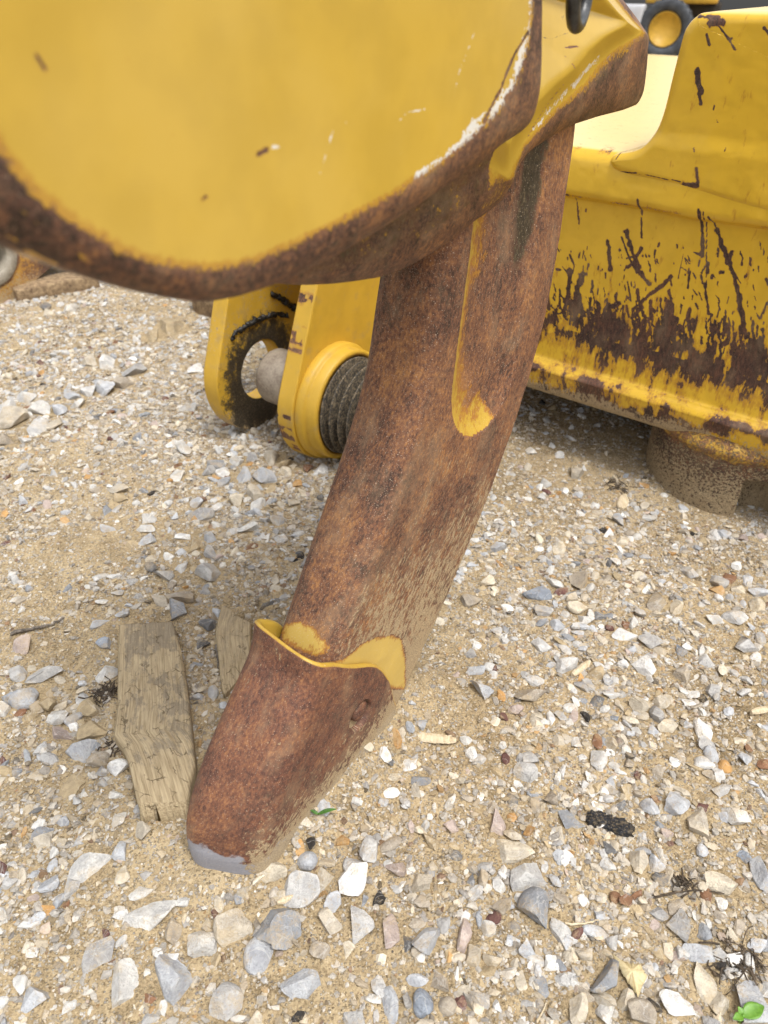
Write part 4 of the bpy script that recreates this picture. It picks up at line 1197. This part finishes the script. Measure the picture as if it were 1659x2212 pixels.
# tile, then x,y,length,width,angle,colour in that tile
HAND = {
7: '398,228,190,110,-35,w 645,440,190,130,-40,w 860,575,140,140,0,w 1028,485,160,170,20,be 1210,495,180,170,-40,bg 1118,620,110,150,10,lb 1175,245,150,95,-5,c 1290,325,160,150,0,lg 1512,290,140,160,50,W 1398,285,70,110,0,be 1535,235,90,80,30,g 1610,172,100,95,0,lg 1332,205,80,80,0,lb 1555,490,105,150,0,lg 1320,725,180,140,-20,lb 425,620,130,95,-25,g 530,765,120,210,5,w 730,735,150,200,-35,lb 965,840,140,170,0,g 155,815,130,90,5,lb 530,265,65,90,0,c 190,92,90,60,-30,bg 270,45,60,50,0,lb 215,310,80,70,-30,lb 310,330,60,90,0,g 760,520,75,110,0,t 610,85,80,70,0,be 510,35,60,60,0,w 1345,132,42,52,0,k 1480,130,90,55,-10,o 1640,370,50,60,0,k 1445,390,75,95,0,lb 1430,480,90,110,0,be 1390,600,80,80,20,t 1500,605,55,80,0,c 1635,740,60,110,0,lg 800,395,70,50,-15,w 600,350,110,50,-35,w 1185,393,45,35,0,t 460,525,40,40,0,m 930,440,30,30,0,m 290,395,38,30,20,br 150,365,50,40,0,p 1110,895,60,60,0,c',
8: '545,185,185,115,10,c 610,288,160,115,-5,lg 660,430,130,150,-20,bg 750,495,75,145,-15,lg 190,550,120,125,0,lb 965,725,155,110,-15,bg 1380,615,140,75,0,lb 165,830,80,110,0,b 720,650,75,55,0,W 240,735,80,110,0,t 60,255,100,85,20,p 165,310,100,90,20,be 490,50,75,110,0,p 805,45,100,100,0,bg 625,78,50,45,0,o 810,177,35,30,0,o 1555,195,60,55,0,b 1170,215,80,70,20,lb 1090,220,75,110,0,c 1465,310,140,80,10,c 1640,285,80,130,0,lb 1350,50,90,120,0,be 1520,30,90,90,0,w 1600,860,150,190,-20,lb 1455,825,95,120,0,c 1265,835,140,100,25,W 1045,825,100,80,-20,c 830,840,80,140,20,c 940,870,90,80,0,w 1390,730,90,160,0,c 1265,405,80,65,0,t 1185,440,85,70,20,g 1280,510,90,110,-20,g 1375,525,60,75,0,bg 500,320,50,80,0,w 585,372,60,50,0,w 505,420,85,65,10,t 355,545,60,130,15,p 100,575,55,75,0,dg 20,540,80,180,0,p 20,840,70,140,0,lb 445,500,60,65,0,w 385,625,70,90,0,be 465,650,75,80,-30,be 130,725,110,55,-10,lb 600,730,60,75,0,c 275,835,70,70,0,t 350,775,70,50,0,be 620,610,70,70,0,lb 865,615,70,60,20,be 1100,880,120,110,0,t 995,560,60,65,0,g 1130,575,60,45,0,c 1225,600,40,70,0,c 1270,625,60,50,20,p 380,295,40,65,0,bg 315,190,50,45,0,dg 205,130,85,75,0,tan 290,55,65,65,0,p 150,75,60,40,0,c 975,230,70,55,-10,lg 1185,280,70,60,20,dg 950,187,40,50,0,W',
6: '655,160,115,60,-5,b 430,572,95,75,0,lb 790,470,95,55,0,lg 1135,478,120,85,15,W 1270,500,85,80,0,t 1155,370,95,60,0,g 1025,332,115,45,-5,W 1555,385,130,75,-10,lg 1180,190,95,95,0,t 360,180,110,60,-5,t 375,420,60,55,0,g 840,215,90,55,5,c 865,268,75,50,0,w 1420,265,85,40,0,w 1515,265,100,65,10,lg 1265,215,75,60,-20,c 1435,100,85,50,10,g 1440,135,70,45,0,o 1600,200,75,65,0,c 1530,135,60,35,20,c 1610,155,90,35,0,lb 435,110,75,50,0,c 740,110,80,50,0,w 845,100,80,75,0,t 690,235,80,50,15,g 755,295,60,40,0,lb 930,250,60,40,0,bg 1110,235,60,50,0,g 675,370,75,65,0,lg 405,490,85,45,-5,lb 855,555,60,50,0,g 970,530,50,45,0,lb 1290,405,60,45,20,b 1385,445,65,50,0,lg 1420,580,65,45,0,g 1550,582,60,35,0,lg 630,590,130,60,-10,t 925,615,75,45,-15,dg 1085,630,110,70,-5,c 1205,630,75,60,30,be 1165,675,60,65,0,g 1230,725,100,60,-15,c 560,660,65,50,20,p 725,690,40,55,0,W 815,680,45,60,0,p 665,685,45,45,0,c 910,500,70,60,0,tan 1385,755,70,95,0,W 1400,820,80,60,10,g 1380,890,85,55,15,W 1530,785,65,45,0,c 1560,865,60,55,20,lb 1470,900,55,55,0,o 1415,945,75,45,15,t 1460,1000,90,60,0,g 920,865,75,95,0,lg 610,935,100,75,10,lg 635,870,70,60,0,g 150,965,100,55,-5,bg 185,910,60,50,0,t 380,852,50,60,0,W 350,780,70,50,0,w 165,720,50,50,0,lb 985,800,70,60,20,c 1060,885,55,50,0,t 720,1040,75,60,30,t 1145,1065,75,85,-20,lb 1265,1080,120,115,0,lb 1000,690,50,35,0,b 520,690,40,40,0,m 480,480,30,25,0,m 1040,290,35,30,0,br 970,300,38,30,0,m 1100,940,40,30,0,m 1185,570,30,30,0,o 1570,820,35,30,0,br 1320,70,65,45,0,lg',
5: '175,405,170,80,-12,lg 85,395,70,80,-30,g 110,500,120,80,-10,lb 35,495,80,50,0,b 200,535,80,75,-30,tan 165,530,60,70,-30,t 235,590,95,65,10,w 260,655,120,70,10,p 335,725,170,110,-15,lb 435,775,100,80,-20,t 415,640,130,75,-10,tan 400,540,110,70,20,tan 360,500,60,70,0,lg 510,808,85,75,0,W 440,815,55,45,0,g 470,390,95,90,0,w 770,125,115,75,15,bg 690,80,55,80,-20,be 790,65,130,60,10,t 540,130,75,35,-10,lb 895,185,70,45,0,dg 870,265,65,45,-30,dg 420,180,100,45,-10,lb 450,265,55,45,-20,b 100,280,75,65,0,p 95,115,40,35,0,w 515,40,60,25,0,lg 440,80,50,25,0,w 885,35,60,40,0,g 1150,95,80,35,-15,dg 320,590,60,70,30,lb 30,545,70,50,-30,w 320,870,140,80,-45,tan 500,915,55,35,10,w',
3: '35,670,90,60,0,lg 45,735,120,80,0,be 160,760,75,65,0,lg 225,740,75,60,0,be 250,685,70,50,0,lb 185,680,90,40,10,w 30,815,80,50,0,t 110,810,60,40,0,w 115,630,80,40,0,lg 310,620,75,40,0,lb 465,475,70,55,0,w 590,510,125,45,-10,g 845,505,60,40,0,W 740,325,100,85,0,tan 665,360,70,60,0,tan 200,232,60,45,0,dg 204,258,55,30,0,c 298,243,65,40,0,w 335,660,65,45,0,w 460,590,85,50,-10,lb 545,570,80,40,10,t 385,605,60,45,0,lg 515,680,75,30,-10,bg 820,668,80,30,0,lg 390,470,80,40,0,be 745,830,50,40,10,W 800,855,75,45,0,w 590,795,45,35,0,bg 1150,980,120,60,10,lb 1045,960,80,65,0,lb 965,945,60,45,0,W 930,915,85,40,5,bg 970,990,65,40,0,lb 1030,905,75,40,0,w 895,945,70,50,0,g 770,965,60,50,0,w 1230,945,65,50,-20,c 1390,930,55,45,0,W 1290,997,50,35,0,o 1225,915,70,35,-10,tan 1110,1090,60,55,0,w 1025,1075,60,50,-20,c 1100,1040,65,60,-30,be 935,1100,70,40,-5,W 845,1085,60,50,0,lb 870,1125,110,60,0,g 1075,1185,90,55,10,w 1195,1160,60,50,0,g 1265,1080,60,45,0,be 800,1225,80,45,-10,W 905,1235,55,45,10,lb 905,1300,75,50,0,g 840,1270,60,60,0,tan 790,1355,60,60,0,lg 910,1390,130,75,0,lg 720,1390,100,55,0,g 720,1305,65,35,0,W 640,1150,65,35,0,lg 645,1240,75,40,0,lb 630,1190,90,28,0,w 515,1060,75,30,0,tan 515,1020,100,40,-5,be 460,1110,55,50,0,bg 465,1190,65,25,0,lb 1210,1235,60,40,0,W 1185,880,85,70,0,be 1080,885,60,40,0,g 1330,930,45,40,0,br',
4: '830,1065,75,45,0,be 490,1385,65,50,0,lb 1015,1265,45,55,0,lb 885,1350,60,35,10,lg 1030,1350,75,35,0,c 750,1390,60,45,20,c 1460,1320,60,40,0,lb 1550,1335,60,40,0,p 760,985,60,20,5,lg 690,1105,50,40,0,lg',
}
def stone_shape(sub, rg, angular=True, rough=.05):
    V, F = ICO[sub]; V = V.copy()
    if angular:
        for _ in range(int(rg.integers(8, 12))):
            nv = unit(rg.normal(0, 1, 3) * [1, 1, .9]); h = rg.uniform(.33, .64)
            dd = V @ nv - h
            V = V - np.outer(np.clip(dd, 0, None), nv)
    else:
        V = V * (1 + .12 * np.sin(V @ rg.normal(0, 1.6, 3))[:, None])
        V = V * rg.uniform(.85, 1.1, 3)
    a, b = rg.random(2) * 20
    V = V * (1 + rough * (fbm(V[:, 0] + a, V[:, 1] + V[:, 2] * .7 + b, 2.2, 3, 1) - .5) * 2)[:, None]
    ex = np.abs(V).max(0)
    return V / ex, F
# landmarks used in the descriptions
LMK = [('the ripper tip', 480, 1800), ('the timber block', 330, 1560), ('the clevis', 620, 930), ('the casting foot', 1500, 1085), ('the charcoal', 1310, 1780), ('the seedling', 1605, 2185), ('the dry leaf', 1370, 2090),
       ('the tip pin hole', 860, 1545), ('the rusty shank', 1000, 1260), ('the dark twig', 85, 1355), ('the lug arm', 60, 650), ('the right edge', 1659, 1480), ('the bottom left corner', 0, 2212), ('the left edge', 0, 1850), ('the left edge', 0, 1150),
       ('the flat wood chip', 943, 1600), ('the pale wood splinter', 1254, 1448)]
stones = []
for tile, txt in HAND.items():
    for it in txt.split():
        x, y, l, w, a, c = it.split(',')
        px, py = TILE[tile](float(x), float(y))
        stones.append([px, py, float(l) * .5, float(w) * .5, float(a), c])
stones = [s_ for s_ in stones if -20 < s_[0] < 1680 and s_[1] < 2235]
HP = []
rg = np.random.default_rng(21)
desc = []
for i, (px, py, l, w, a, c) in enumerate(stones):
    ang = rg.random() < .96
    near, best = None, 1e9
    for nm, lx, ly in LMK:
        q = math.hypot(px - lx, (py - ly) * 1.25)
        if q < best: best, near, dx, dy = q, nm, px - lx, py - ly
    size = 'big' if l * w > 3600 else 'medium' if l * w > 1500 else 'small'
    shp = 'flat' if l / w > 1.75 else 'tall' if w / l > 1.45 else 'angular' if ang else 'rounded'
    if 'edge' in near or 'corner' in near: rel = 'near'
    elif abs(dx) > abs(dy) * 1.2: rel = 'left of' if dx < 0 else 'right of'
    else: rel = 'above' if dy < 0 else 'below'
    dist_ = 'just ' if best < 150 else 'well ' if best > 330 else ''
    desc.append([size, CN[c], shp, dist_, rel, near, ang])
names = ['%s %s %s stone %s%s %s' % tuple(d[:6]) for d in desc]
from collections import defaultdict
grp = defaultdict(list)
for i, nme in enumerate(names): grp[nme].append(i)
final = list(names)
for nme, ids in grp.items():
    if len(ids) == 1: continue
    sub = defaultdict(list)
    for i in ids:                       # tell look-alikes apart by the stone they lie next to
        o_ = sorted(range(len(stones)), key=lambda j: math.hypot(stones[j][0] - stones[i][0], stones[j][1] - stones[i][1]))
        nb = next(j for j in o_[1:] if j not in ids)
        sub['%s, beside %s one' % (nme, CN[stones[nb][5]])].append(i)
    for k_, v_ in sub.items():
        if len(v_) == 1: final[v_[0]] = k_; continue
        v_.sort(key=lambda j: -stones[j][1])
        wd = {2: ['nearer', 'farther'], 3: ['nearest', 'middle', 'farthest']}.get(len(v_), ['nearest', 'second', 'third', 'fourth', 'fifth', 'farthest'])
        for q, j in enumerate(v_): final[j] = '%s %s' % (wd[min(q, len(wd) - 1)], k_)
for i, (px, py, l, w, a, c) in enumerate(stones):
    p = on_ground(px, py)
    dep = (p - CAM) @ fw
    el = math.asin(abs(unit(p - CAM)[2]))
    L_ = l / FPX * dep * (1.22 if py > 1850 else 1.14)
    W_ = w / FPX * dep / (math.sin(el) + .12 * math.cos(el)) * 1.12
    W_ = min(W_, L_ * 2.1)
    e = at_ground(px + 8 * math.cos(math.radians(a)), py + 8 * math.sin(math.radians(a))) - at_ground(px, py)
    ex = unit([e[0], e[1], 0]); ey = np.array([-ex[1], ex[0], 0])
    ht = min(L_, W_) * rg.uniform(.32, .46)
    big = l * w > 1800
    V, F = stone_shape(4 if big else 3, rg, desc[i][6], .06)
    V = V * [L_ / 2, W_ / 2, ht]
    tilt = rg.normal(0, .10, 2)
    sink = rg.uniform(-.06, .34) * ht
    if c == 'tan' and l > 45: sink = -.1 * ht
    Vw = p + V[:, :1] * ex + V[:, 1:2] * ey + (V[:, 2:] + V[:, :1] * tilt[0] + V[:, 1:2] * tilt[1] + sink) * Z
    col = np.array(PAL[c]) * rg.uniform(.92, 1.06)
    o = mesh('stone', Vw, [F], M_stone, None, dict(tint=np.tile(col, (len(Vw), 1)), seed=np.full(len(Vw), i * 1.37)), smooth=not desc[i][6], loc=p)
    tag(o, final[i], 'stone', 'larger stones lying in the gravel')
    HP.append([p[0], p[1], max(L_, W_) / 2])
HP = np.array(HP)

# the rest of the gravel: far too many to count
def gravel():
    rg = np.random.default_rng(99)
    cnt = 90000
    # sample in the picture's ground footprint, then keep by local density
    tiers = [(.0075, .0125, 2700, 2, 12), (.0042, .0075, 8000, 1, 12), (.0022, .0045, 30000, 1, 10), (.0011, .0022, 70000, 1, 6)]
    Vs, Fs, Ts, Ss, off = [], [], [], [], 0
    keys = ['w', 'lg', 'g', 'lb', 'bg', 'c', 'be', 't', 'tan', 'o', 'br', 'm', 'dg', 'k', 'W', 'p']
    pr = np.array([15, 15, 10, 11, 6, 12, 14, 10, 6, 2, 1.3, 1.2, 2, .8, 4, 2.5]); pr = pr / pr.sum()
    wood = np.array([at_ground(*zw(*q))[:2] for q in [(150, 260), (700, 230), (850, 1000), (915, 1650), (850, 2090), (340, 2030), (200, 1450), (100, 1330)]])
    slab = np.array([at_ground(*zw(*q))[:2] for q in [(1150, 90), (1450, 230), (1440, 620), (1170, 930), (1110, 600), (1090, 350)]])
    for ti, (r0, r1, dens, sub, nsh) in enumerate(tiers):
        x0, x1, y0, y1 = (-1.45, 1.45, .22, 2.9) if ti < 3 else (-.9, .9, .22, 1.7)
        n = int(dens * (x1 - x0) * (y1 - y0))
        x = rg.uniform(x0, x1, n); y = rg.uniform(y0, y1, n)
        dep = y * math.cos(PITCH) + H * math.sin(PITCH)
        u = CX + FPX * x / dep
        vpy = CY - FPX * (y * math.sin(PITCH) - H * math.cos(PITCH)) / dep
        keep = (u > -170) & (u < 1830) & (vpy < 2420)
        # bare sand where the photograph has it
        d = .50 + 1.0 * (fbm(x, y, 3.0, 3, 40) - .5) + .9 * (fbm(x, y, 13, 3, 50) - .5)
        d -= .55 * np.exp(-(((u - 130) / 260) ** 2 + ((vpy - 1150) / 150) ** 2))
        d -= .5 * np.exp(-(((u - 130) / 200) ** 2 + ((vpy - 1400) / 90) ** 2))
        d -= .75 * np.exp(-(((u - 1330) / 260) ** 2 + ((vpy - 1010) / 110) ** 2))
        d -= .6 * np.exp(-(((u - 430) / 200) ** 2 + ((vpy - 1830) / 90) ** 2))
        d -= .35 * np.exp(-(((u - 1000) / 150) ** 2 + ((vpy - 1560) / 130) ** 2))
        d += .55 * np.exp(-(((u - 520) / 170) ** 2 + ((vpy - 1080) / 160) ** 2))
        d += .45 * np.exp(-(((u - 200) / 280) ** 2 + ((vpy - 830) / 110) ** 2))
        d += .30 * np.exp(-(((u - 1250) / 420) ** 2 + ((vpy - 2000) / 240) ** 2))
        d += .20 * np.exp(-(((u - 1350) / 330) ** 2 + ((vpy - 1350) / 160) ** 2))
        lowfac = [1.0, 1.0, .95, .9][ti]
        keep &= rg.random(n) < np.clip(d * (1.05, 1.0, .85, .85)[ti] * lowfac + (.0, .05, .2, .35)[ti], .05, 1)
        P = np.stack([x, y], 1)
        keep &= ~poly_mask(P, wood) & ~poly_mask(P, slab)
        keep &= seg_dist(P, BOOT_A, BOOT_B) > (.03 if ti > 1 else .05)
        x, y = x[keep], y[keep]; P = P[keep]
        ok = np.ones(len(x), bool)
        for s in range(0, len(x), 8000):
            dd = np.hypot(P[s:s + 8000, :1] - HP[:, 0], P[s:s + 8000, 1:] - HP[:, 1]) - HP[:, 2] * .82
            ok[s:s + 8000] = dd.min(1) > 0
        x, y = x[ok], y[ok]; n = len(x)
        r = r0 + (r1 - r0) * rg.random(n) ** 1.8
        hz = ground_h(x, y)
        ki = rg.choice(len(keys), n, p=pr)
        shapes = [stone_shape(sub, rg, rg.random() < .9, .05) for _ in range(nsh * 2)]
        si = rg.integers(0, len(shapes), n)
        for k in range(len(shapes)):
            m = np.where(si == k)[0]
            if not len(m): continue
            V, F = shapes[k]
            th = rg.uniform(0, 2 * math.pi, len(m)); c_, s_ = np.cos(th), np.sin(th)
            sx = r[m] * rg.uniform(.9, 1.35, len(m)); sy = r[m] * rg.uniform(.65, 1.0, len(m)); szz = r[m] * rg.uniform(.4, .75, len(m))
            X = V[None, :, 0] * sx[:, None]; Y = V[None, :, 1] * sy[:, None]; Zz = V[None, :, 2] * szz[:, None]
            tl = rg.normal(0, .25, (2, len(m)))
            Zz = Zz + X * tl[0][:, None] + Y * tl[1][:, None]
            WX = x[m][:, None] + X * c_[:, None] - Y * s_[:, None]; WY = y[m][:, None] + X * s_[:, None] + Y * c_[:, None]
            WZ = hz[m][:, None] + Zz + (szz * rg.uniform(-.45, .38, len(m)))[:, None]
            nv = len(V)
            Vs.append(np.stack([WX, WY, WZ], -1).reshape(-1, 3))
            Fs.append((F[None] + (np.arange(len(m)) * nv)[:, None, None] + off).reshape(-1, 3)); off += nv * len(m)
            col = np.array([PAL[q] for q in keys])[ki[m]] * rg.uniform(.82, 1.08, (len(m), 1))
            if ti > 0: col = (col * .74 + np.array(SAND) * .26) * rg.uniform(.52, 1.06, (len(m), 1))
            Ts.append(np.repeat(col, nv, 0)); Ss.append(np.repeat(rg.random(len(m)) * 50, nv))
    o = mesh('loose_gravel', np.vstack(Vs), [np.vstack(Fs)], M_stone, None, dict(tint=np.vstack(Ts), seed=np.concatenate(Ss)), smooth=False)
    tag(o, 'mixed pale limestone gravel and grit spread over sandy ground', None, None, 'stuff')
gravel()
print('stones', len(stones), 'unique labels', len(set(final)), 'longest', max(len(f.split()) for f in final))
